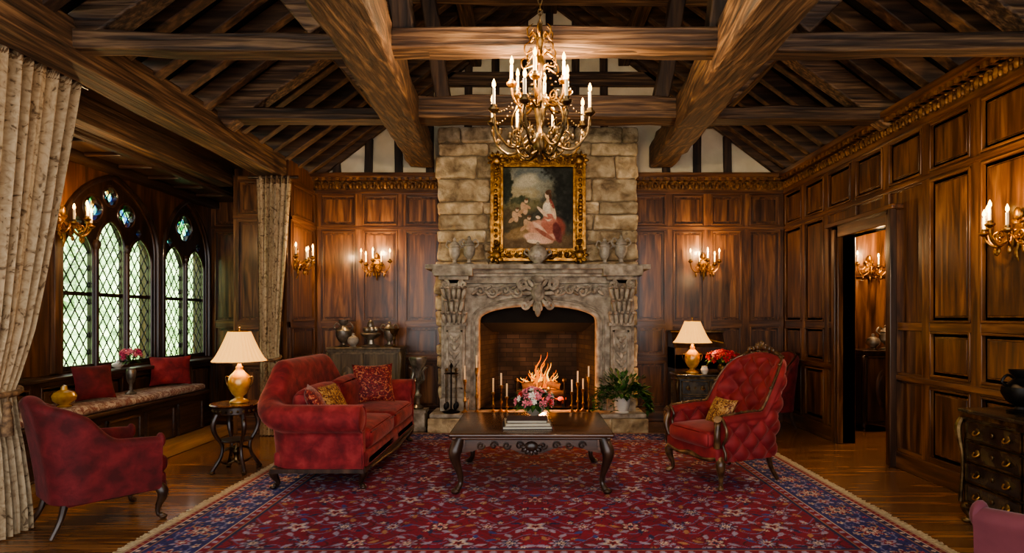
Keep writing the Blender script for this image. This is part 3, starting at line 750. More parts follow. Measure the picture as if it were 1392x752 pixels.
point('alcove_fill_light',(4.5,7.2,2.6),130,(1,.68,.4),.05)  # fill light added to brighten the alcove; it has no fixture
# ------------------------------------------------------------------ generic furniture pieces
def cabriole(b,x,y,h,ox,oy,mat,s=1.0,foot=True):
    p=[(x,y,h),(x+ox*.035*s,y+oy*.035*s,h*.82),(x+ox*.03*s,y+oy*.03*s,h*.62),(x+ox*.0,y+oy*.0,h*.35),(x-ox*.0*s,y-oy*.0*s,h*.16),(x+ox*.03*s,y+oy*.03*s,.03*s),(x+ox*.05*s,y+oy*.05*s,.012)]
    b.tube(p,[.042*s,.046*s,.036*s,.022*s,.017*s,.024*s,.012*s],mat,10,4)
    if foot: b.ell((x+ox*.04*s,y+oy*.04*s,.02*s),(.032*s,.032*s,.02*s),mat,10,6)
    b.ell((x+ox*.05*s,y+oy*.05*s,h*.8),(.028*s,.028*s,.045*s),mat,8,6)
def shell(b,mat,w,yf,yb,rc,H,z0,th,rr,lean=0.0,tin=0,tout=0,N=72,roll_out=False,splay=0.0):
    S1=(yb-rc)-yf; A=pi/2*rc; S2=2*(w-rc)
    tot=2*S1+2*A+S2
    def at(a):
        if a<S1: return (-w,yf+a),(-1,0)
        a-=S1
        if a<A:
            t=a/rc; return (-w+rc-rc*cos(t),yb-rc+rc*sin(t)),(-cos(t),sin(t))
        a-=A
        if a<S2: return (-w+rc+a,yb),(0,1)
        a-=S2
        if a<A:
            t=a/rc; return (w-rc+rc*sin(t),yb-rc+rc*cos(t)),(sin(t),cos(t))
        a-=A
        return (w,yb-rc-a),(1,0)
    NI,NR,NO=(60,12,44) if tin else (16,12,14)
    tw=.10
    def tf(u,v):
        return (abs(cos(pi*(u+v)/2)*cos(pi*(u-v)/2)))**.5
    vs=[];fs=[]; npf=NI+NR+NO
    tops=[]
    for i in range(N+1):
        a=tot*i/N; (px,py),(nx,ny)=at(a); sp=(a-tot/2)/(tot/2); h=H(sp,px,py)
        R_=rr(px,py) if callable(rr) else rr
        prof=[]
        zt=h-R_
        co=(R_-th/2) if roll_out else 0
        R2=R_
        for k in range(NI):
            z=z0+(zt-z0)*k/(NI-1); o=-th/2 if roll_out else -th/2-(R_-th/2)*max(0,(k/(NI-1)-.85)/.15)**2
            if tin: o-=tin*(tf((a-tot/2)/tw,(z-.5)/tw)-.5)*(1 if z>.42 else 0)
            prof.append((o,z))
        for k in range(1,NR+1):
            an=pi-(pi*(1.4 if roll_out else 1.0))*k/NR
            prof.append((co+R2*cos(an),zt+R2*sin(an)))
        zo=prof[-1][1]
        for k in range(1,NO+1):
            z=zo+(z0-zo)*k/NO; o=th/2
            if tout: o+=tout*(tf((a-tot/2)/tw,z/tw)-.3)*sst((zo-z)/.05)
            prof.append((o,z))
        for (o,z) in prof:
            ln=lean*max(0,(z-z0))**1.3*max(0,ny)
            sl=splay*max(0,(z-z0))*abs(nx)
            vs.append((px+nx*(o+sl),py+ny*o+ln,z))
        zz=[v for v in vs[-npf:]]; tops.append(max(zz,key=lambda q:q[2]))
    for i in range(N):
        for k in range(npf-1): fs.append((i*npf+k,i*npf+k+1,(i+1)*npf+k+1,(i+1)*npf+k))
    fs.append(tuple(range(npf))); fs.append(tuple(N*npf+k for k in range(npf))[::-1])
    b.add(vs,fs,mat,True,rnd=.5)
    return tops,vs[:npf],vs[N*npf:]
def pillow(name,c,size,th,mat,R_):
    b=B(name,Matrix.Translation(c)@R_)
    w,h=size[0]/2,size[1]/2
    def f(sg):
        def g(u,v):
            x=2*u-1; y=2*v-1
            t=(max(0,1-abs(x)**2.2)*max(0,1-abs(y)**2.2))**.55
            pin=1-.10*(1-abs(y)**2)*abs(x)**3; pin2=1-.10*(1-abs(x)**2)*abs(y)**3
            return (x*w*pin,y*h*pin2,sg*th/2*t)
        return g
    b.surf(f(1),14,14,mat,rnd=.5); b.surf(f(-1),14,14,mat,rnd=.5)
    return b.done()
E=lambda x,y,z: (Matrix.Rotation(math.radians(z),4,'Z')@Matrix.Rotation(math.radians(y),4,'Y')@Matrix.Rotation(math.radians(x),4,'X'))
# ------------------------------------------------------------------ sofa
M=place(-1.87,6.12,0.014,(1,0)); b=B('camelback_sofa',M)
w=1.0
def H(sp,x,y):
    arm_=.745
    back=.76+.33*sst((1-abs(x)/w)/.5)
    return arm_+(back-arm_)*sst((y-.2)/.16)
shell(b,RED,w,-.40,.36,.2,H,.18,.12,lambda x,y:.12-.035*sst((y-.2)/.14)*sst((1-abs(x)/w)/.4),lean=.14,N=120,roll_out=True,splay=.03)
b.rbox((0,-.02,.25),(2*w,.82,.14),.03,RED,rnd=.5)
b.rbox((0,-.40,.235),(2*w-.1,.06,.09),.02,RED,rnd=.5)
for sx in (-.46,.46):
    b.rbox((sx,-.06,.415),(.90,.76,.19),.07,RED,puff=.025,n=6,rnd=.5)
    b.tube([(sx-.43,-.435,.475),(sx+.43,-.435,.475)],.008,RED2,6,1)
for sx in (-1,1):
    b.rbox((sx*.44,.2,.64),(.84,.2,.38),.09,RED,puff=.03,rnd=.5)
    zc=.745-.12; xc=sx*(w+.06+.015)
    b.tube([(xc+.112*cos(t),-.405,zc+.112*sin(t)) for t in [2*pi*i/24 for i in range(25)]],.011,RED,6,1,rnd=.5)
    b.ell((xc,-.40,zc),(.105,.022,.105),RED,16,8,rnd=.5)
    b.tube([(sx*(w+.07),-.405,.52),(sx*(w+.055),-.41,.3),(sx*(w+.06),-.41,.17)],.01,RED,6,2,rnd=.5)
    # welt line under the rolled arm, along the outside panel
    b.tube([(sx*(w+.082),-.40,.545),(sx*(w+.080),0.0,.545),(sx*(w+.080),.16,.55)],.009,RED2,6,2)
    for y,oy in ((-.37,-1),(.36,1)):
        cabriole(b,sx*(w-.03),y,.18,sx*.7,oy*.7,W_DK,.95)
b.box(-w-.05,w+.05,-.43,-.37,.155,.195,W_DK); b.box(-w-.075,-w+.02,-.42,.38,.155,.19,W_DK); b.box(w-.02,w+.075,-.42,.38,.155,.19,W_DK)
b.tube([(-.9,-.43,.165),(-.45,-.435,.15),(0,-.44,.13),(.45,-.435,.15),(.9,-.43,.165)],[.014,.018,.026,.018,.014],W_DK,8,4)
sofa=b.done(sharp=60)
pillow('throw_pillow',(-1.82,6.74,.76),(.46,.46),.16,PILR,E(68,0,25))
pillow('throw_pillow',(-1.93,5.62,.71),(.40,.36),.15,PILG,E(58,0,72))
pillow('throw_pillow',(-1.96,5.34,.72),(.40,.38),.14,PILR,E(62,0,108))
# ------------------------------------------------------------------ armchairs
def armchair(name,M,mat,w=.33,hb=1.0,ha=.66,tuft=0,wood_trim=True,tout=0,crest=False,lean=.16,legmat=W_DK,lh=.3,sc=1.0,wing=(-.02,.30),seatmat=None):
    b=B(name,M@Matrix.Scale(sc,4)); seatmat=seatmat or mat
    yf,yb=-.30,.33
    def H(sp,x,y):
        t=sst((y-wing[0])/wing[1])
        top=hb-.10*min(1,(abs(x)/w))**2
        return ha+(top-ha)*t-.02*max(0,-y)/.3
    tops,e0,e1=shell(b,mat,w,yf,yb,.15,H,lh-.02,.10,.055,lean=lean,tin=tuft,tout=tout,N=240 if tuft else 80,splay=.06)
    b.rbox((0,-.02,lh+.03),(2*w+.04,.66,.14),.03,seatmat,rnd=.5)
    b.rbox((0,-.07,lh+.15),(2*w-.10,.64,.15),.06,seatmat,puff=.025,rnd=.5)
    st=8 if tuft else 3
    if wood_trim:
        b.tube([(q[0],q[1],q[2]+.004) for q in tops[::st]],.013,legmat,7,2)
        for e in (e0,e1):
            q=[e[i] for i in range(0,len(e),8 if tuft else 4)]
            b.tube([(p[0],p[1]-.01,p[2]) for p in q],.013,legmat,7,2)
    for sx in (-1,1):
        if wood_trim: b.tube([(sx*w,-.33,lh+.1),(sx*(w+.02),-.35,lh+.2),(sx*(w+.01),-.33,ha-.08),(sx*(w+.03),-.355,ha-.04)],[.03,.026,.022,.035],legmat,8,4)
        else: b.ell((sx*(w+.02),-.3,ha-.055),(.06,.03,.06),mat,14,8,rnd=.5)
        cabriole(b,sx*(w-.0),-.29,lh,sx*.7,-.7,legmat,.95); 
        b.tube([(sx*(w-.05),.30,lh),(sx*(w-.05),.33,lh*.5),(sx*(w-.03),.39,.015)],[.03,.022,.018],legmat,8,3)
    b.tube([(-w,-.335,lh-.0),(-w*.5,-.345,lh-.03),(0,-.35,lh-.01),(w*.5,-.345,lh-.03),(w,-.335,lh-.0)],[.022,.018,.026,.018,.022],legmat,8,4)
    for sx in (-1,1): b.tube([(sx*w,-.3,lh-.01),(sx*(w+.02),0,lh-.02),(sx*(w-.03),.3,lh-.01)],.018,legmat,7,3)
    if crest:
        yy=max(t[1] for t in tops)-.02; zt=max(t[2] for t in tops)
        for sx in (-1,1):
            b.tube([(0,yy,zt+.04),(sx*.09,yy,zt+.035),(sx*.18,yy,zt-.005),(sx*.26,yy,zt-.04)],[.02,.022,.018,.012],legmat,8,4)
            for k in range(3): b.ell((sx*(.05+k*.05),yy-.02,zt+.045-k*.012),(.022,.018,.028),legmat,8,5)
        b.ell((0,yy-.01,zt+.06),(.04,.022,.05),legmat,10,6)
        for k in range(-2,3): b.ell((k*.025,yy-.02,zt+.085-abs(k)*.012),(.012,.014,.028),legmat,6,5,rot=rotY(k*.35))
        for q in tops[20:-20:10]: b.ell((q[0],q[1]-.01,q[2]+.008),(.017,.017,.014),legmat,6,5)
    b.done(sharp=65 if tuft else 38)
armchair('armchair',place(-3.2,4.38,0,(.62,.78)),RED2,w=.31,hb=1.04,ha=.69,legmat=W_DK,wood_trim=False,lh=.27,sc=.93)
CHW=pm('chair_frame_wood',[lin(40,26,16),lin(82,57,36),lin(128,98,65)],scale=14,rough=.35,coat=.3,metal=.15)
armchair('wingback_armchair',place(1.76,5.52,0.014,(-.92,-.40)),REDT,w=.34,hb=1.16,ha=.66,tuft=.05,tout=.045,crest=True,lean=.24,lh=.27,legmat=CHW,wing=(.14,.18))
armchair('side_armchair',place(3.14,8.0,0,(-.9,-.3)),RED2,w=.25,hb=1.12,ha=.66,wood_trim=True,lh=.3,sc=.93)
pillow('lumbar_pillow',(1.76,5.5,.63),(.34,.28),.12,PILG,E(62,0,-72))
armchair('club_armchair',place(2.36,2.42,0,(-.5,.9)),ROSE,w=.33,hb=.77,ha=.72,wood_trim=False,lh=.22)
# ------------------------------------------------------------------ coffee table
M=place(-.01,5.52,0,(0,-1)); b=B('coffee_table',M)
b.rbox((0,0,.512),(1.4,1.16,.036),.015,W_TAB,n=2,rnd=.5); b.rbox((0,0,.485),(1.35,1.11,.025),.01,W_TAB,n=2,rnd=.5)
def apron(x0,x1,ax,c):
    n=24; poly=[]
    for i in range(n+1):
        t=i/n; poly.append((x0+(x1-x0)*t,.39-.035*cos(4*pi*t)*1.0-.02*(1-abs(2*t-1))))
    poly=[(x1,.485),(x0,.485)]+poly
    b.prism(poly,'xz' if ax=='y' else 'yz',c-.012,c+.012,W_TAB,rnd=.4)
apron(-.6,.6,'y',-.5); apron(-.6,.6,'y',.5); apron(-.5,.5,'x',-.6); apron(-.5,.5,'x',.6)
for sx in (-1,1):
    for sy in (-1,1):
        b.box(sx*.6-.04,sx*.6+.04,sy*.5-.04,sy*.5+.04,.38,.485,W_TAB)
        x,y=sx*.61,sy*.51; ox,oy=sx*.7,sy*.7
        b.tube([(x,y,.48),(x+ox*.05,y+oy*.05,.38),(x+ox*.045,y+oy*.045,.30),(x+ox*.0,y+oy*.0,.18),(x-ox*.01,y-oy*.01,.1),(x+ox*.03,y+oy*.03,.045),(x+ox*.06,y+oy*.06,.032)],[.05,.058,.042,.027,.022,.03,.016],W_DK,10,4)
        b.ell((x+ox*.045,y+oy*.045,.039),(.04,.04,.024),W_DK)
        b.ell((x+ox*.08,y+oy*.08,.37),(.03,.03,.05),W_DK)
        for k in range(3): b.ell((x+ox*(.075-.015*k),y+oy*(.075-.015*k),.31-.03*k),(.02,.02,.022),W_DK)
for sg in (-1,1):
    for k in range(4): b.tube(spiral((sg*(.1+k*.11),-.52,.42),.035,1.3,s=sg*(1 if k%2 else -1),a0=0),.009,W_DK,6,2)
b.ell((0,-.52,.41),(.06,.025,.045),W_DK)
for k in range(7): a=pi+pi*k/6; b.ell((.07*cos(a),-.52,.41+.05*sin(a)),(.016,.016,.03),W_DK,6,5,rot=rotY(pi/2-a))
b.done()
b=B('book_stack',place(-.05,5.28,.53)@Matrix.Rotation(.04,4,'Z'))
z=.002
for (w_,d_,h_,m_,a) in ((.44,.32,.026,BOOK2,.0),(.40,.30,.024,BOOK1,.03),(.36,.27,.024,BOOK2,-.04)):
    Mr=Matrix.Rotation(a,4,'Z')
    b.box(-w_/2,w_/2,-d_/2,d_/2,z,z+.004,m_,M=Mr,rnd=.5); b.box(-w_/2,w_/2,-d_/2,d_/2,z+h_-.004,z+h_,m_,M=Mr,rnd=.5)
    b.box(-w_/2+.008,w_/2-.008,-d_/2+.008,d_/2,z+.004,z+h_-.004,PAPER,M=Mr); b.box(-w_/2,w_/2,d_/2-.004,d_/2,z,z+h_,m_,M=Mr,rnd=.5); z+=h_+.0005
b.done()
def bloom(b,p,r,mat,out):
    out=Vector(out).normalized(); q=out.to_track_quat('Z','Y').to_matrix()
    b.ell(p,(r*.45,r*.45,r*.4),mat,6,4)
    for ring,(n,rr,tl) in enumerate(((5,.5,.9),(6,.85,.45))):
        for k in range(n):
            a=2*pi*k/n+ring*.5
            Rm=q@Matrix.Rotation(a,3,'Z')@Matrix.Rotation(-tl,3,'Y')
            c=Vector(p)+q@Vector((cos(a)*r*rr,sin(a)*r*rr,r*.1*(1-ring)))
            b.ell(c,(r*.42,r*.36,r*.12),mat,6,4,rot=Rm)
def leaf(b,p,d,L,W,mat):
    d=Vector(d).normalized(); s_=d.cross(Vector((0,0,1))); 
    if s_.length<.1: s_=Vector((1,0,0))
    s_.normalize(); p=Vector(p); m1=p+d*L*.5+Vector((0,0,L*.08)); t=p+d*L-Vector((0,0,L*.15))
    b.add([p,m1+s_*W,t,m1-s_*W,m1+Vector((0,0,-W*.4))],[(0,1,4),(1,2,4),(2,3,4),(3,0,4)],mat,True)
def bouquet(b,c,Rr,n,mats,nl=40,fr=.032,hz=.7):
    c=Vector(c)
    for k in range(n):
        ph=math.acos(1-U(0,1)*1.05); a=k*2.399
        d=Vector((sin(ph)*cos(a),sin(ph)*sin(a),cos(ph)*hz)); p=c+d*Rr*U(.88,1.05)
        bloom(b,p,fr*U(.8,1.2),random.choice(mats),d)
        b.tube([c-Vector((0,0,Rr*.3)),p],.0025,LEAF,4,1)
    for k in range(nl):
        a=U(0,2*pi); e=U(-.5,.9); d=Vector((cos(a)*cos(e),sin(a)*cos(e),sin(e)*hz))
        leaf(b,c+d*Rr*.6,d,Rr*U(.5,.75),Rr*.13,LEAF)
b=B('flower_bowl'); c=(0.02,5.78,.531)
b.lathe(c,[(.05,0),(.055,.008),(.04,.02),(.075,.045),(.11,.085),(.118,.12),(.112,.12),(.1,.09)],CERW,22)
bouquet(b,(c[0],c[1],c[2]+.15),.19,50,[F_PINK,F_RED,F_PINK,F_PINK,F_WHT],110,.032,.7); b.done(weld=False)
# ------------------------------------------------------------------ lamps & tables
def lamp(name,x,y,z,s,basemat,power):
    b=B(name,Matrix.Translation((x,y,z))@Matrix.Scale(s,4))
    b.lathe((0,0,0),[(.085,0),(.09,.012),(.07,.03),(.04,.045),(.035,.06),(.07,.09),(.098,.15),(.105,.2),(.09,.26),(.05,.3),(.03,.33),(.036,.345),(.02,.36),(.012,.42),(.01,.66)],basemat,24)
    for sx in (-1,1): b.tube([(sx*.09,0,.24),(sx*.13,0,.25),(sx*.125,0,.19),(sx*.098,0,.15)],.008,BRONZE,6,3)
    b.tube([(0,0,.66),(0,0,.72)],.006,BRONZE,6,1); b.ell((0,0,.735),.012,BRONZE)
    def f(u,v):
        a=2*pi*u; t=v; r=.25-.15*t**.75; r*=1+.02*cos(32*a)+ .03*cos(6*a)*(1-t)
        return (r*cos(a),r*sin(a),.40+.29*t)
    b.surf(f,216,8,SHADE)
    b.tube([(.1*cos(t),.1*sin(t),.69) for t in [2*pi*i/24 for i in range(25)]],.005,GOLD,6,1)
    b.tube([((.25*(1+.03*cos(6*t)))*cos(t),(.25*(1+.03*cos(6*t)))*sin(t),.40) for t in [2*pi*i/48 for i in range(49)]],.005,CTRIM,6,1)
    for k in range(3): a=2*pi*k/3; b.tube([(0,0,.66),(.1*cos(a),.1*sin(a),.69)],.003,BRONZE,5,1)
    b.done(sharp=80)
    point(name+'_bulb',(x,y,z+.54*s),power,(1,.72,.38),.04)
LTX,LTY=-2.92,5.8
b=B('side_table',Matrix.Translation((LTX,LTY,0)))
b.lathe((0,0,.64),[(.2,0),(.235,.01),(.24,.02),(.23,.03)],W_TAB,28); b.lathe((0,0,.57),[(.18,0),(.2,.01),(.2,.07)],W_DK,24)
for k in range(24):
    a=2*pi*k/24; b.ell((.205*cos(a),.205*sin(a),.605),.014,BRONZE,6,4)
for k in range(4):
    a=pi/4+pi/2*k; ca,sa=cos(a),sin(a)
    b.tube([(ca*r_,sa*r_,z_) for r_,z_ in ((.17,.58),(.21,.48),(.19,.38),(.13,.27),(.14,.16),(.2,.06),(.23,.015))],[.022,.026,.02,.016,.016,.02,.014],W_DK,8,4)
    b.ell((ca*.22,sa*.22,.018),(.028,.028,.018),BRONZE)
    b.ell((ca*.21,sa*.21,.5),(.02,.02,.04),BRONZE)
    b.tube([(ca*r_,sa*r_,z_) for r_,z_ in ((.13,.2),(.06,.23),(0,.2))],.012,BRONZE,7,3)
    b.tube([(ca*r_,sa*r_,z_) for r_,z_ in ((.16,.12),(.08,.08),(0,.11))],.011,BRONZE,7,3)
b.lathe((0,0,.08),[(.01,0),(.03,.03),(.02,.07),(.035,.11),(.015,.16),(.004,.2)],BRONZE,12)
b.lathe((0,0,.3),[(.14,0),(.15,.008),(.14,.016)],W_DK,20)
b.done()
lamp('table_lamp',LTX+.03,LTY,.67,1.02,CERG,28)
def chest(name,M,w,d,h,rows,cols,mat,trim,leg=.14,door=False,topmat=None):
    b=B(name,M)
    b.box(-w/2,w/2,-d/2,d/2,leg,h-.03,mat,rnd=.4)
    b.rbox((0,-.01,h-.015),(w+.05,d+.04,.03),.01,topmat or mat,n=2)
    b.box(-w/2-.012,w/2+.012,-d/2-.012,d/2,h-.06,h-.03,trim); b.box(-w/2-.012,w/2+.012,-d/2-.012,d/2,leg,leg+.025,trim)
    H_=h-.07-(leg+.04); 
    for i in range(rows):
        for j in range(cols):
            x0=-w/2+.03+j*(w-.06)/cols+.008; x1=-w/2+.03+(j+1)*(w-.06)/cols-.008; z0=leg+.035+i*H_/rows+.008; z1=leg+.035+(i+1)*H_/rows-.008
            y=-d/2
            b.box(x0,x1,y-.012,y,z0,z1,mat)
            t=.01
            for q in ((x0,x1,z0,z0+t),(x0,x1,z1-t,z1),(x0,x0+t,z0,z1),(x1-t,x1,z0,z1)): b.box(q[0],q[1],y-.02,y-.01,q[2],q[3],trim)
            cx=(x0+x1)/2; cz=(z0+z1)/2
            if door:
                b.ell((cx,y-.014,cz),(min(.1,(x1-x0)*.3),.012,(z1-z0)*.3),trim,12,6)
                b.ell((cx,y-.022,cz),(min(.07,(x1-x0)*.22),.01,(z1-z0)*.22),mat,12,6)
                b.ell((x1-.03 if j%2==0 else x0+.03,y-.03,cz),.012,GOLD,8,5)
            else:
                for sx in (-1,1):
                    hx=cx+sx*(x1-x0)*.27
                    b.ell((hx,y-.016,cz),(.022,.008,.03),trim,8,5)
                    b.tube([(hx-.025,y-.02,cz+.005),(hx-.02,y-.035,cz-.015),(hx,y-.04,cz-.022),(hx+.02,y-.035,cz-.015),(hx+.025,y-.02,cz+.005)],.005,GOLD,6,2)
                b.ell((cx,y-.016,cz),(.012,.008,.018),trim,8,5)
    for sx in (-1,1):
        for q in ((-d/2+.03,d/2-.03,leg+.05,leg+.06),(-d/2+.03,d/2-.03,h-.1,h-.09),(-d/2+.03,-d/2+.04,leg+.05,h-.09),(d/2-.04,d/2-.03,leg+.05,h-.09)):
            xa,xb=sorted((sx*w/2,sx*(w/2+.01))); b.box(xa,xb,q[0],q[1],q[2],q[3],trim)
        cabriole(b,sx*(w/2-.03),-d/2+.03,leg+.02,sx*.7,-.7,trim if trim is BRONZE else W_DK,.8); cabriole(b,sx*(w/2-.03),d/2-.04,leg+.02,sx*.5,.1,W_DK,.8)
        b.tube([(sx*(w/2+.005),-d/2-.01,h-.07),(sx*(w/2+.02),-d/2-.03,h-.16),(sx*(w/2+.0),-d/2-.01,h*.55),(sx*(w/2+.01),-d/2-.02,leg+.03)],[.02,.026,.012,.016],trim,8,4)
    b.tube([(-w*.4,-d/2-.005,leg),(-w*.2,-d/2-.005,leg-.03),(0,-d/2-.01,leg-.06),(w*.2,-d/2-.005,leg-.03),(w*.4,-d/2-.005,leg)],[.008,.012,.022,.012,.008],trim,8,3)
    b.done(bevel=0)
BRT=BRONZE
chest('console_chest',place(2.24,7.66,0),.78,.40,.79,2,2,BLACKL,BRT,.3,door=False,topmat=BLACKL)
lamp('table_lamp',2.08,7.66,.79,.98,CERG,24)
b=B('writing_bureau',place(2.32,8.3,0))
b.box(-.36,.36,-.2,.24,.12,1.1,W_DK)
b.prism([(-.2,.8),(-.2,1.0),(.0,1.3),(.24,1.3),(.24,.8)],'yz',-.36,.36,W_DK)
for sx in (-1,1): b.tube([(sx*.3,-.18,.14),(sx*.31,-.19,.06),(sx*.3,-.2,.012)],[.03,.025,.03],W_DK,8,2)
for (x0,x1,z0,z1) in ((-.3,.3,.2,.45),(-.3,.3,.5,.75)): b.box(x0,x1,-.215,-.2,z0,z1,W_DK)
b.tube([(-.34,-.1,1.16),(-.2,-.08,1.19),(0,-.06,1.24),(.2,-.08,1.19),(.34,-.1,1.16)],.012,GOLD,6,3)
b.box(-.38,.38,-.02,.25,1.3,1.33,BRONZE)
b.done(bevel=.006)
b=B('flower_vase',); c=(2.45,7.56,.791)
b.lathe(c,[(.04,0),(.06,.02),(.075,.06),(.07,.1),(.05,.12),(.055,.13)],BRONZE,18)
bouquet(b,(c[0],c[1],c[2]+.18),.21,46,[F_RED,F_RED,F_RED,F_PINK],70,.036,.55); b.done(weld=False)
vase_small=B('porcelain_cup'); c=(2.2,7.53,.791)
vase_small.lathe(c,[(.03,0),(.04,.02),(.05,.05),(.035,.09),(.04,.1)],CERW,16); vase_small.done()
chest('carved_cabinet',place(-2.33,8.33,0),.98,.42,1.1,1,2,CABW,CABW,.12,door=True)
chest('commode_chest',place(3.4,3.8,0,(-1,0)),1.08,.44,.84,4,2,BLACKL,BRT,.12)
chest('alcove_cabinet',place(4.85,8.0,0),.95,.44,1.08,1,2,W_DK,W_DK,.1,door=True)
def vase(name,x,y,z,h,mat,kind=0,s=1.0):
    b=B(name)
    P0=[[(.3,0),(.32,.03),(.15,.08),(.12,.14),(.3,.25),(.42,.45),(.4,.6),(.22,.72),(.14,.8),(.24,.92),(.26,1)],
        [(.28,0),(.3,.04),(.12,.1),(.1,.2),(.2,.28),(.3,.36),(.32,.62),(.26,.66),(.3,.7),(.22,.8),(.08,.88),(.1,.93),(.03,1)],
        [(.3,0),(.34,.04),(.2,.1),(.45,.3),(.5,.5),(.4,.68),(.15,.78),(.12,.95),(.02,1)],
        [(.25,0),(.28,.02),(.1,.1),(.08,.35),(.14,.4),(.08,.46),(.1,.6),(.3,.75),(.42,.95),(.44,1)]][kind]
    b.lathe((x,y,z),[(r*h*s,q*h) for r,q in P0],mat,20,rib=.02 if kind!=3 else .04,nr=10)
    if kind in (0,1):
        for sx in (-1,1): b.tube([(x+sx*.3*h*s,y,z+.6*h),(x+sx*.5*h*s,y,z+.72*h),(x+sx*.36*h*s,y,z+.88*h),(x+sx*.2*h*s,y,z+.8*h)],.02*h+.003,mat,6,3)
    b.done()
for (x,y,h,k,s) in ((-1.06,8.0,.38,1,.62),(-.86,7.98,.40,1,.62),(.98,8.0,.38,1,.62),(1.2,7.98,.42,1,.62)): vase('mantel_urn',x,y,2.22,h,CHINA,k,s)
b=B('mantel_tureen'); c=(FX,7.90,2.22)
b.lathe(c,[(.07,0),(.08,.01),(.05,.03),(.10,.07),(.125,.12),(.13,.16),(.12,.18),(.1,.22),(.05,.255),(.02,.27),(.025,.29),(.005,.31)],CHINA,24,rib=.03,nr=12)
for sx in (-1,1): b.tube([(c[0]+sx*.12,c[1],c[2]+.12),(c[0]+sx*.18,c[1],c[2]+.16),(c[0]+sx*.15,c[1],c[2]+.21),(c[0]+sx*.11,c[1],c[2]+.17)],.012,CHINA,6,3)
for k in range(10): a=2*pi*k/10; b.ell((c[0]+.11*cos(a),c[1]+.11*sin(a),c[2]+.11),.018,CHINA,6,5)
b.done()
for (x,y,h,m,k,s) in ((-2.66,8.28,.38,SILV,0,.7),(-2.5,8.2,.2,CHINA,2,.8),(-2.02,8.3,.36,SILV,1,.7),(-1.93,8.2,.26,BRONZE,3,.6)): vase('ornamental_vase',x,y,1.1,h,m,k,s)
b=B('silver_centerpiece'); c=(-2.27,8.25,1.1)
b.lathe(c,[(.12,0),(.13,.015),(.05,.04),(.04,.1),(.1,.14),(.14,.18),(.13,.2),(.05,.21)],SILV,22,rib=.05,nr=8)
for k in range(6):
    a=2*pi*k/6; b.ell((c[0]+.07*cos(a),c[1]+.07*sin(a),c[2]+.24),.04,SILV,8,6)
b.ell((c[0],c[1],c[2]+.3),(.05,.05,.08),SILV); b.done()
vase('gold_pot',-4.3,5.4,.69,.2,CERG,2,1.0); vase('white_bowl',-4.58,6.5,.94,.1,CERW,2,1.2)
vase('dark_urn',3.42,4.12,.841,.3,IRON,0,.9)
for (x,h,k) in ((4.6,.22,2),(4.78,.34,1),(4.95,.25,0)): vase('alcove_vase',x,7.95,1.081,h,SILV,k,.8)
b=B('posy_vase'); c=(-4.3,6.3,.69)
b.lathe(c,[(.05,0),(.055,.01),(.02,.04),(.018,.1),(.04,.15),(.05,.24),(.04,.27),(.045,.28)],SILV,16)
bouquet(b,(c[0],c[1],c[2]+.38),.11,18,[F_MAG,F_PINK],24,.032,1.1); b.done(weld=False)
pillow('bench_pillow',(-4.34,5.82,.87),(.36,.36),.14,RED2,E(72,0,60)); pillow('bench_pillow',(-4.38,7.12,.87),(.44,.36),.14,RED,E(74,0,35))
b=B('pedestal_urn'); x,y=-1.55,7.95
b.box(x-.13,x+.13,y-.13,y+.13,0,.05,CARV); b.box(x-.11,x+.11,y-.11,y+.11,.05,.24,CARV); b.box(x-.13,x+.13,y-.13,y+.13,.24,.28,CARV)
b.lathe((x,y,.28),[(.07,0),(.08,.02),(.03,.06),(.025,.14),(.05,.18),(.025,.22),(.03,.32),(.08,.38),(.04,.42),(.05,.5),(.1,.62),(.12,.68),(.115,.7),(.08,.68)],SILV,20,rib=.06,nr=8)
for k in range(8): a=2*pi*k/8; b.tube([(x+.03*cos(a),y+.03*sin(a),.62),(x+.09*cos(a),y+.09*sin(a),.68),(x+.07*cos(a),y+.07*sin(a),.78),(x+.12*cos(a),y+.12*sin(a),.84)],.009,SILV,6,3)
b.done()
def candlestick(name,x,y,z,h,ch,mat=GOLD,lit=True):
    b=B(name)
    b.lathe((x,y,z),[(.045,0),(.05,.008),(.03,.02),(.013,.04),(.011,h*.3),(.022,h*.36),(.011,h*.44),(.010,h*.8),(.022,h*.92),(.024,h),(.012,h)],mat,14)
    b.lathe((x,y,z+h),[(.011,0),(.011,ch),(.005,ch+.002)],WAX,8)
    if lit: b.tube([(x,y,z+h+ch),(x,y,z+h+ch+.02),(x,y,z+h+ch+.06)],[.003,.008,.0005],FLAME,7,3)
    b.done()
for (x,y,h,ch) in ((-.74,7.76,.60,.16),(-.90,7.8,.44,.18),(-.52,7.76,.28,.18),(-.42,7.85,.36,.16),(-.34,7.76,.22,.17),(.52,7.78,.28,.16),(.60,7.82,.4,.15),(.74,7.76,.48,.14),(.68,7.92,.3,.14)): candlestick('candlestick',x,y,.25,h,ch,GOLD,False)
b=B('fireplace_tool_set'); x,y=-1.08,7.81
b.lathe((x,y,.25),[(.11,0),(.12,.015),(.05,.03),(.012,.05),(.01,.58),(.025,.62),(.004,.66)],IRON,16)
b.tube([(x+.09*cos(t),y+.09*sin(t),.77) for t in [2*pi*i/16 for i in range(17)]],.006,IRON,6,1)
b.tube([(x-.09,y,.77),(x+.09,y,.77)],.006,IRON,6,1)
for k in range(4):
    a=pi/4+pi/2*k; q=(x+.09*cos(a),y+.09*sin(a)); b.tube([(q[0],q[1],.32),(q[0],q[1],.8)],.006,BRONZE,6,1); b.ell((q[0],q[1],.82),(.012,.012,.025),BRONZE); b.ell((q[0],q[1],.34),(.03,.01,.05),IRON,8,5)
b.done()
b=B('fern_planter'); x,y=1.18,7.8
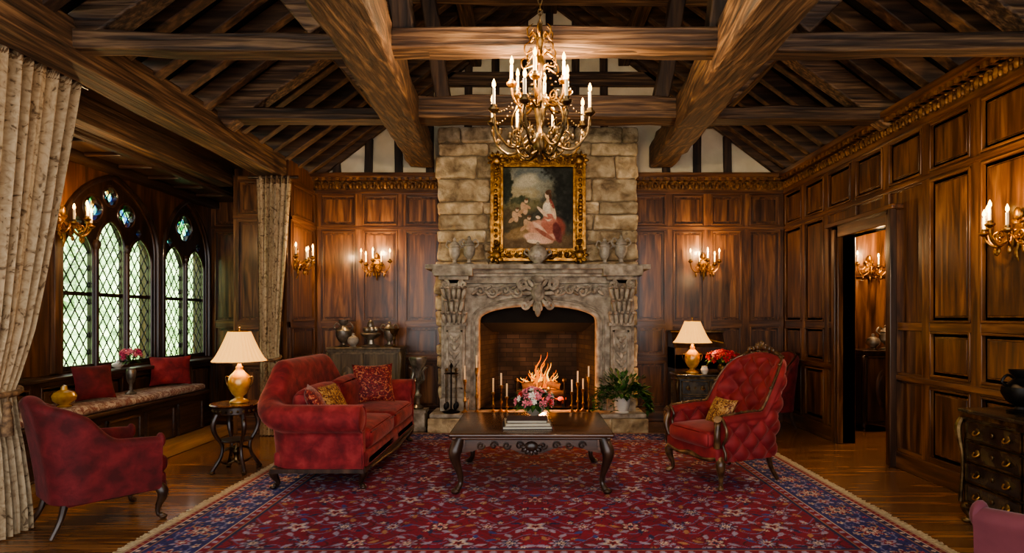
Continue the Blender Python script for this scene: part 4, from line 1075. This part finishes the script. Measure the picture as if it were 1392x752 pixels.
b.lathe((x,y,.25),[(.09,0),(.1,.01),(.08,.03),(.1,.08),(.115,.15),(.12,.19),(.125,.2),(.11,.2),(.1,.17)],CERW,22)
for k in range(260):
    a=U(0,2*pi); e=U(-.3,1.2); d=Vector((cos(a)*cos(e),sin(a)*cos(e)*.45,sin(e)))
    r_=U(.1,.38); p=Vector((x,y-.05,.46))+Vector((d.x*r_,d.y*r_*.7,abs(d.z)*r_*.95)); leaf(b,p,d,U(.07,.12),U(.022,.036),LEAF)
for k in range(16):
    a=U(-.6,pi+.6) if k%2 else U(-.5,.6); dx=cos(a)*.3; dy=-abs(sin(a))*.16
    pts=[(x,y,.46),(x+dx*.6,y+dy*.6,.6),(x+dx*1.1,y+dy,.48),(x+dx*1.25,y+dy*1.1,.3)]
    b.tube(pts,.004,LEAF,4,3)
    P2,_=cr([Vector(p) for p in pts],4)
    for p in P2[3:]:
        for q in range(2): leaf(b,p,(U(-1,1),U(-1,.3),U(-.4,.6)),U(.06,.1),.026,LEAF)
b.done(weld=False)
# ------------------------------------------------------------------ curtains
def curtain(name,p0,p1,z0,z1,nf,amp,wf,mat,tie_z,side):
    b=B(name); p0=Vector((p0[0],p0[1],0)); p1=Vector((p1[0],p1[1],0)); d=p1-p0; Ln=d.length; d.normalize(); nn=Vector((-d.y,d.x,0))
    def f(u,v):
        z=z0+(z1-z0)*v; a,e=wf(v)
        s_=a+(e-a)*u
        off=amp*(.6+.4*v)*(sin(2*pi*nf*u+.5*sin(3*v+u*5))+.35*sin(2*pi*nf*2.3*u+1.7*v))
        off*=(.35+.65*min(1,abs(z-tie_z)/.4))
        return tuple(p0+d*Ln*s_+nn*off+Vector((0,0,z)))
    b.surf(f,nf*14,50,mat,rnd=.5)
    b.surf(lambda u,v:tuple(Vector(f(side*.985+u*.03,v))+d*(.01 if side else -.01)),2,50,CTRIM)
    b.surf(lambda u,v:tuple(Vector(f(u,.975+.03*v))),nf*14,2,CTRIM)
    vt=(tie_z-z0)/(z1-z0); a,e=wf(vt); m=(a+e)/2; hw=(e-a)/2*Ln+.02
    c=p0+d*Ln*m
    b.tube([tuple(c+d*hw*cos(t)+nn*(amp*.6+.05)*sin(t)+Vector((0,0,tie_z+.03*sin(t)))) for t in [2*pi*i/20 for i in range(21)]],.022,CTRIM,7,1)
    q=c+nn*(-(amp*.6+.06))
    b.tube([tuple(q+Vector((0,0,tie_z-.02))),tuple(q+Vector((0,0,tie_z-.1)))],.006,CTRIM,6,1)
    b.lathe(tuple(q+Vector((0,0,tie_z-.3))),[(.035,0),(.03,.12),(.018,.17),(.026,.19),(.02,.22),(.004,.23)],CTRIM,12)
    b.tube([tuple(p0-d*.1+Vector((0,0,z1+.0))),tuple(p1+d*.1+Vector((0,0,z1+.0)))],.022,W_DK,8,1)
    b.done(weld=False,sharp=80)
def wf1(v):
    if v<.30: t=v/.30; return (0.0,.50-.14*sst(t))
    t=(v-.30)/.70
    return (0.0,.36+.64*t**.85)
curtain('curtain',(-3.58,3.75),(-3.58,4.64),0.012,3.36,8,.05,wf1,CURT,1.02,1)
curtain('curtain',(-3.52,7.5),(-3.08,7.5),0.012,3.3,6,.04,lambda v:(.0,1.0) if v>.98 else ((.12*(1-v),1.0-.35*min(1,(1-v)/.7)) if v>.3 else (.1,.7)),CURT,1.0,0)
# ------------------------------------------------------------------ painting
def vnoise(x,y,sc,seed):
    rs=np.random.RandomState(seed); G=rs.rand(64,64)
    X=x*sc+100; Y=y*sc+100; i=np.floor(X).astype(int); j=np.floor(Y).astype(int); fx=X-i; fy=Y-j; fx=fx*fx*(3-2*fx); fy=fy*fy*(3-2*fy)
    g=lambda a,b_:G[a%64,b_%64]
    return (g(i,j)*(1-fx)+g(i+1,j)*fx)*(1-fy)+(g(i,j+1)*(1-fx)+g(i+1,j+1)*fx)*fy
def fbm(x,y,sc,seed): return sum(vnoise(x,y,sc*2**k,seed+k)*.5**k for k in range(4))/1.875
def colgrid(W,Hh,nx,ny,colf,mapf):
    xs=np.linspace(-W/2,W/2,nx+1); ys=np.linspace(-Hh/2,Hh/2,ny+1); X,Y=np.meshgrid(xs,ys,indexing='ij'); C=colf(X,Y).reshape(-1,3)
    vs=mapf(X.ravel(),Y.ravel())
    i,j=np.meshgrid(np.arange(nx),np.arange(ny),indexing='ij'); a=(i*(ny+1)+j).ravel()
    F=np.stack([a,a+ny+1,a+ny+2,a+1],1)
    return vs,F,C
def s2l(C):
    C=np.clip(C/255.0,0,1); return np.where(C<=.04045,C/12.92,((C+.055)/1.055)**2.4)
def paintcol(X,Y):
    u=X/.96+.5; v=Y/1.12+.5
    n1=fbm(X,Y,7,1); n2=fbm(X,Y,22,5)
    C=np.zeros(X.shape+(3,))
    def put(mask,col,amt=1.0,var=22):
        nonlocal C
        m=np.clip(mask,0,1)[...,None]*amt; c=np.array(col,float)+ (n2-.5)[...,None]*var*2
        C=C*(1-m)+c*m
    put(np.ones_like(u),(60,57,42),1,30)
    def el(cx,cy,rx,ry,rot=0,soft=.22,wob=.25):
        dx=u-cx; dy=v-cy; c,s_=math.cos(rot),math.sin(rot); a=(dx*c+dy*s_)/rx; b_=(-dx*s_+dy*c)/ry
        r=np.sqrt(a*a+b_*b_)+(n2-.5)*wob
        return (1-r)/soft+.5
    put(el(.3,.8,.40,.24,0,.5,.8),(146,144,124)); put(el(.2,.68,.30,.1,0,.5,.8),(172,158,122)); put(el(.5,.92,.36,.08,0,.6,.8),(110,116,110)); put(el(.35,.84,.18,.08,.2,.5,.9),(190,182,156))
    put(el(.22,.52,.34,.09,.1,.5,.6),(118,110,74)); put(el(.12,.35,.25,.15,0,.5,.6),(92,78,50)); put(el(.5,.08,.7,.14,0,.5,.5),(106,82,52)); put(el(.26,.2,.26,.07,.2,.4,.6),(146,116,74))
    put(el(.93,.7,.18,.40,0,.3,.8),(32,33,25)); put(el(.05,.8,.08,.24,0,.3,.8),(46,50,34)); put(el(.25,.6,.15,.05,0,.3,.9),(74,78,50)); put(el(.85,.95,.26,.10,0,.4,.9),(38,39,31))
    for (cx,cy,sc) in ((.30,.50,1),(.17,.40,.9),(.34,.30,.9)):
        put(el(cx,cy,.045*sc,.08*sc,.4),(212,172,134)); put(el(cx+.03,cy+.09*sc,.028*sc,.026*sc),(220,184,146),1,8); put(el(cx-.05,cy-.045,.055,.024,.6),(196,156,118)); put(el(cx+.055,cy+.02,.045,.018,-.5),(208,166,130)); put(el(cx+.035,cy+.112*sc,.024,.014),(110,76,46))
    put(el(.70,.24,.20,.15,.3),(146,74,58)); put(el(.58,.22,.22,.13,-.25),(214,156,128)); put(el(.5,.13,.22,.065,-.15),(222,176,148)); put(el(.66,.3,.12,.12,.2),(190,116,92))
    put(el(.53,.25,.13,.035,-.65),(232,188,160)); put(el(.6,.18,.15,.025,-.5),(170,104,82)); put(el(.44,.09,.1,.025,-.1),(236,208,178)); put(el(.78,.2,.06,.13,.3),(110,48,42))
    put(el(.645,.47,.078,.13,.1),(228,208,180)); put(el(.66,.40,.075,.035,.1),(190,116,94)); put(el(.62,.52,.05,.05,0),(238,222,196))
    put(el(.56,.46,.1,.022,-.7),(230,198,164)); put(el(.72,.47,.03,.11,.3),(220,188,156)); put(el(.5,.39,.035,.02,-.2),(232,200,166))
    put(el(.64,.60,.022,.04),(228,194,160)); put(el(.635,.665,.038,.046),(234,202,168),1,8); put(el(.65,.70,.046,.03,.3),(96,64,40)); put(el(.675,.66,.02,.045,.2),(88,60,36)); put(el(.7,.56,.02,.07,.5),(150,74,60))
    C=C+(n1-.5)[...,None]*34
    return s2l(C)
PX,PY_,PZ=.075,8.13,3.02
Wp,Hp=.96,1.12
vs,F,C=colgrid(Wp,Hp,200,230,paintcol,lambda x,y:np.stack([x+PX,np.full_like(x,PY_),y+PZ],1))
b=B('framed_painting')
b.add([tuple(q) for q in vs],[tuple(f) for f in F],PAINTM,False,rnd=.5)
nv=len(vs)
fw=.17
def frame_ring(x0,x1,z0,z1,t,y0,y1,mat):
    b.box(x0,x1,y0,y1,z1-t,z1,mat); b.box(x0,x1,y0,y1,z0,z0+t,mat); b.box(x0,x0+t,y0,y1,z0+t,z1-t,mat); b.box(x1-t,x1,y0,y1,z0+t,z1-t,mat)
hx,hz=Wp/2,Hp/2
frame_ring(PX-hx-fw,PX+hx+fw,PZ-hz-fw,PZ+hz+fw,fw,8.09,8.17,GOLD)
frame_ring(PX-hx-fw-.0,PX+hx+fw+.0,PZ-hz-fw-.0,PZ+hz+fw+.0,.04,8.05,8.1,GOLD); frame_ring(PX-hx-.03,PX+hx+.03,PZ-hz-.03,PZ+hz+.03,.03,8.07,8.13,GOLD)
def beadrow(x0,z0,x1,z1,n,r):
    for k in range(n):
        t=(k+.5)/n; b.ell((x0+(x1-x0)*t,8.075,z0+(z1-z0)*t),r,GOLD,6,4)
for (r_,off,st) in ((.011,.045,.03),(.026,.1,.075)):
    X0,X1,Z0,Z1=PX-hx-off,PX+hx+off,PZ-hz-off,PZ+hz+off
    nx=int((X1-X0)/st); nz=int((Z1-Z0)/st)
    beadrow(X0,Z0,X1,Z0,nx,r_);beadrow(X0,Z1,X1,Z1,nx,r_);beadrow(X0,Z0,X0,Z1,nz,r_);beadrow(X1,Z0,X1,Z1,nz,r_)
for sx in (-1,1):
    for sz in (-1,1):
        cx,cz=PX+sx*(hx+.09),PZ+sz*(hz+.09)
        b.ell((cx,8.06,cz),(.07,.035,.07),GOLD,12,7)
        for k in range(9): a=2*pi*k/9; b.ell((cx+.085*cos(a),8.06,cz+.085*sin(a)),(.022,.025,.045),GOLD,7,5,rot=rotY(pi/2-a))
        for (dx,dz,s_) in ((-sx*.17,0,sz),(0,-sz*.17,sx)): b.tube(spiral((cx+dx,8.06,cz+dz),.05,1.4,s=s_,a0=0),.014,GOLD,6,2)
for cz,sg in ((PZ+hz+.11,1),(PZ-hz-.1,-1)):
    b.ell((PX,8.05,cz),(.08,.035,.06),GOLD,12,7)
    for k in range(9): a=pi*k/8*sg; b.ell((PX+.1*cos(a),8.05,cz+.09*sin(a)),(.022,.025,.045),GOLD,7,5,rot=rotY(pi/2-a))
    for sx in (-1,1): b.tube(spiral((PX+sx*.17,8.05,cz),.055,1.4,s=sx*sg,a0=0),.015,GOLD,6,2); b.tube(spiral((PX+sx*.29,8.05,cz-.01*sg),.04,1.4,s=-sx*sg,a0=0),.012,GOLD,6,2)
for cx in (PX-hx-.1,PX+hx+.1):
    for k in range(-3,4): b.ell((cx,8.055,PZ+k*.05),(.04-.004*abs(k),.03,.035),GOLD,8,5)
ob=b.done(weld=False)
ca=ob.data.attributes.new('Col','FLOAT_COLOR','POINT'); arr=np.zeros((len(ob.data.vertices),4),np.float32); arr[:nv,:3]=C; arr[:,3]=1
ca.data.foreach_set('color',arr.ravel())
# ------------------------------------------------------------------ rug
RX,RY=2.63,2.2; RCX,RCY=.02,5.44
def rugcol(X,Y):
    ax=np.abs(X); ay=np.abs(Y); d=np.minimum(RX-ax,RY-ay)
    C=np.zeros(X.shape+(3,)); rs=np.random.RandomState(4)
    CRM=np.array((112,17,38.));NAV=(32,32,72);BLU=(50,56,116);CRE=(176,158,146);LAV=(134,124,146);GLD=(142,102,72);DKR=(64,10,26);PNK=(156,76,84);SKY=(98,102,142)
    def put(m,c): C[m]=c
    C[:]=CRM
    nz=fbm(X,Y,9,3); n2=fbm(X,Y,30,8)
    inner=d>.56
    def ros(cx,cy,R_,n,c1,c2,c3,msk,ph=0.0,el=1.0):
        dx=(ax-cx); dy=(ay-cy)/el; r=np.hypot(dx,dy)
        box=r<R_*1.4
        th=np.arctan2(dy,dx)+ph
        e=R_*(.74+.26*np.cos(n*th))
        put(box&(r<e+.012)&msk,DKR); put(box&(r<e)&msk,c1); put(box&(r<e*.7)&msk,c2); put(box&(r<e*.42)&msk,c3); put(box&(r<R_*.12)&msk,DKR)
    def leafm(cx,cy,L_,W_,an,c,msk):
        dx=ax-cx; dy=ay-cy; u=dx*math.cos(an)+dy*math.sin(an); v=-dx*math.sin(an)+dy*math.cos(an)-.25*u*u/L_
        t=np.clip(u/L_,0,1); put((u>0)&(u<L_)&(np.abs(v)<W_*np.sin(pi*t)**.8)&msk,c)
    fi=inner
    v1=np.sin(2*pi*ax/.42+1.5*np.sin(2*pi*ay/.37)); v2=np.sin(2*pi*ay/.37+1.5*np.sin(2*pi*ax/.42+1))
    v3=np.sin(2*pi*(ax+ay)/.29+.9*np.sin(2*pi*(ax-ay)/.31)); put(fi&(np.abs(v3)<.07),NAV)
    put(fi&(np.abs(v1)<.09),DKR); put(fi&(np.abs(v2)<.07),SKY)
    px_,py_=.34,.31
    for i in range(8):
        for j in range(8):
            cx=i*px_+(px_/2 if j%2 else 0); cy=j*py_
            if cx>2.15 or cy>1.75: continue
            t=(i*2+j*3)%5; R_=[.085,.062,.098,.058,.075][t]
            c=[(LAV,NAV,CRE),(CRE,PNK,NAV),(LAV,CRE,CRM),(SKY,CRE,CRM),(LAV,CRM,CRE)][t]
            for q in range(6):
                an=.5+q*pi/3+.2*i; leafm(cx+(R_+.012)*math.cos(an),cy+(R_+.012)*math.sin(an),.085,.020,an+.35,[LAV,NAV,LAV,GLD,LAV,BLU][(q+t)%6],fi)
            ros(cx,cy,R_,[8,6,5,10,7][t],c[0],c[1],c[2],fi,ph=.4*t,el=1.0+.25*(t%2))
    for i in range(15):
        for j in range(13):
            cx=.085+i*px_/2; cy=.078+j*py_/2
            if cx>2.2 or cy>1.8: continue
            r=np.hypot(ax-cx,ay-cy); th=np.arctan2(ay-cy,ax-cx); e=.025*(.65+.35*np.cos(5*th+i)); put(fi&(r<e),[CRE,LAV,GLD,LAV,PNK][(i*3+j)%5]); put(fi&(r<.006),DKR)
    bd=d<=.56
    put(bd,NAV)
    bands=[(.0,.02,(150,130,110)),(.02,.055,CRM),(.055,.065,CRE),(.065,.11,NAV),(.11,.12,GLD),(.46,.47,CRE),(.47,.525,CRM),(.525,.535,GLD),(.535,.56,NAV)]
    mb=(d>.12)&(d<.46)
    put(mb,(38,42,98))
    onx=(RY-ay)<(RX-ax); s=np.where(onx,ax,ay); dc0=.29
    v3=np.sin(2*pi*(s+d)/.16)*np.sin(2*pi*(s-d)/.16); put(mb&(np.abs(v3)<.05),NAV)
    vine=np.abs((d-dc0)-.11*np.sin(2*pi*s/.44))<.007; put(mb&vine,GLD)
    vine=np.abs((d-dc0)+.11*np.sin(2*pi*s/.44))<.006; put(mb&vine,SKY)
    for (per,off,R_,n,c1,c2,c3) in ((.44,0,.10,8,CRM,CRE,NAV),(.44,.22,.082,6,LAV,CRM,CRE)):
        k=np.round((s-off)/per); ds=s-off-k*per; dd=d-dc0; rr=np.hypot(ds,dd); t=np.arctan2(dd,ds); e=R_*(.75+.25*np.cos(n*t))
        put(mb&(rr<e+.012),CRE if c1 is CRM else NAV); put(mb&(rr<e),c1); put(mb&(rr<e*.62),c2); put(mb&(rr<e*.3),c3)
    for (per,off,dc,R_,cc) in ((.22,.055,.17,.034,LAV),(.22,.165,.17,.028,PNK),(.22,.055,.41,.034,CRE),(.22,.165,.41,.028,LAV),(.22,.11,.23,.018,GLD),(.22,.11,.35,.018,SKY)):
        k=np.round((s-off)/per); ds=s-off-k*per; dd=d-dc; rr=np.hypot(ds,dd*1.2); t=np.arctan2(dd,ds); e=R_*(.68+.32*np.cos(5*t)); put(mb&(rr<e),cc); put(mb&(rr<e*.4),CRM)
    for a,e_,c in bands: put((d>=a)&(d<e_),c)
    for (a,e_,per,c) in ((.065,.11,.08,CRE),(.47,.525,.09,LAV),(.02,.055,.06,GLD)):
        m=(a+e_)/2; k=np.round(s/per); put((np.hypot(s-k*per,d-m)<(e_-a)*.36),c)
    C=C*(.84+.22*nz[...,None]+.16*n2[...,None])
    return s2l(C)
nx,ny=584,488
vs,F,C=colgrid(2*RX,2*RY,nx,ny,rugcol,lambda x,y:np.stack([x+RCX,y+RCY,np.full_like(x,.014)],1))
b=B('persian_rug')
b.add([tuple(q) for q in vs],[tuple(f) for f in F],RUGM,False,rnd=.5)
nv=len(vs)
b.box(RCX-RX,RCX+RX,RCY-RY,RCY+RY,.001,.013,CTRIM)
FR=pm('rug_fringe',[lin(150,134,104),lin(196,180,146)],scale=40,rough=.9)
y=RCY-RY
while y<RCY+RY:
    for sx in (-1,1):
        x=RCX+sx*RX; b.beam((x,y,.007),(x+sx*U(.06,.085),y+U(-.012,.012),.004),.009,.005,FR)
    y+=.016
ob=b.done(weld=False)
ca=ob.data.attributes.new('Col','FLOAT_COLOR','POINT'); arr=np.ones((len(ob.data.vertices),4),np.float32)*.3; arr[:nv,:3]=C; ca.data.foreach_set('color',arr.ravel())

# ------------------------------------------------------------------ world, sun, camera
W=bpy.data.worlds.new('World'); bpy.context.scene.world=W; W.use_nodes=True; bg=W.node_tree.nodes['Background']; bg.inputs[0].default_value=(.98,.97,.98,1); bg.inputs[1].default_value=3.2  # background raised as soft frontal fill through the unbuilt rear wall
s=bpy.data.lights.new('sun','SUN'); s.energy=42; s.angle=.05; s.color=(1,.97,.92); so=bpy.data.objects.new('sun',s); COL.objects.link(so)
so.rotation_euler=Vector((-.75,.12,-.65)).to_track_quat('-Z','Y').to_euler()
cam=bpy.data.cameras.new('camera'); cam.sensor_width=36; cam.lens=800/1392*36; cam.shift_x=-28/1392; cam.shift_y=57/1392; cam.clip_start=.05; cam.clip_end=200
co=bpy.data.objects.new('camera',cam); co.location=(0,0,1.5); co.rotation_euler=(pi/2,0,0); COL.objects.link(co); bpy.context.scene.camera=co
vsn=bpy.context.scene.view_settings
try:
    vsn.view_transform='AgX'; vsn.look='AgX - Medium High Contrast'
except Exception as ex: print(ex)
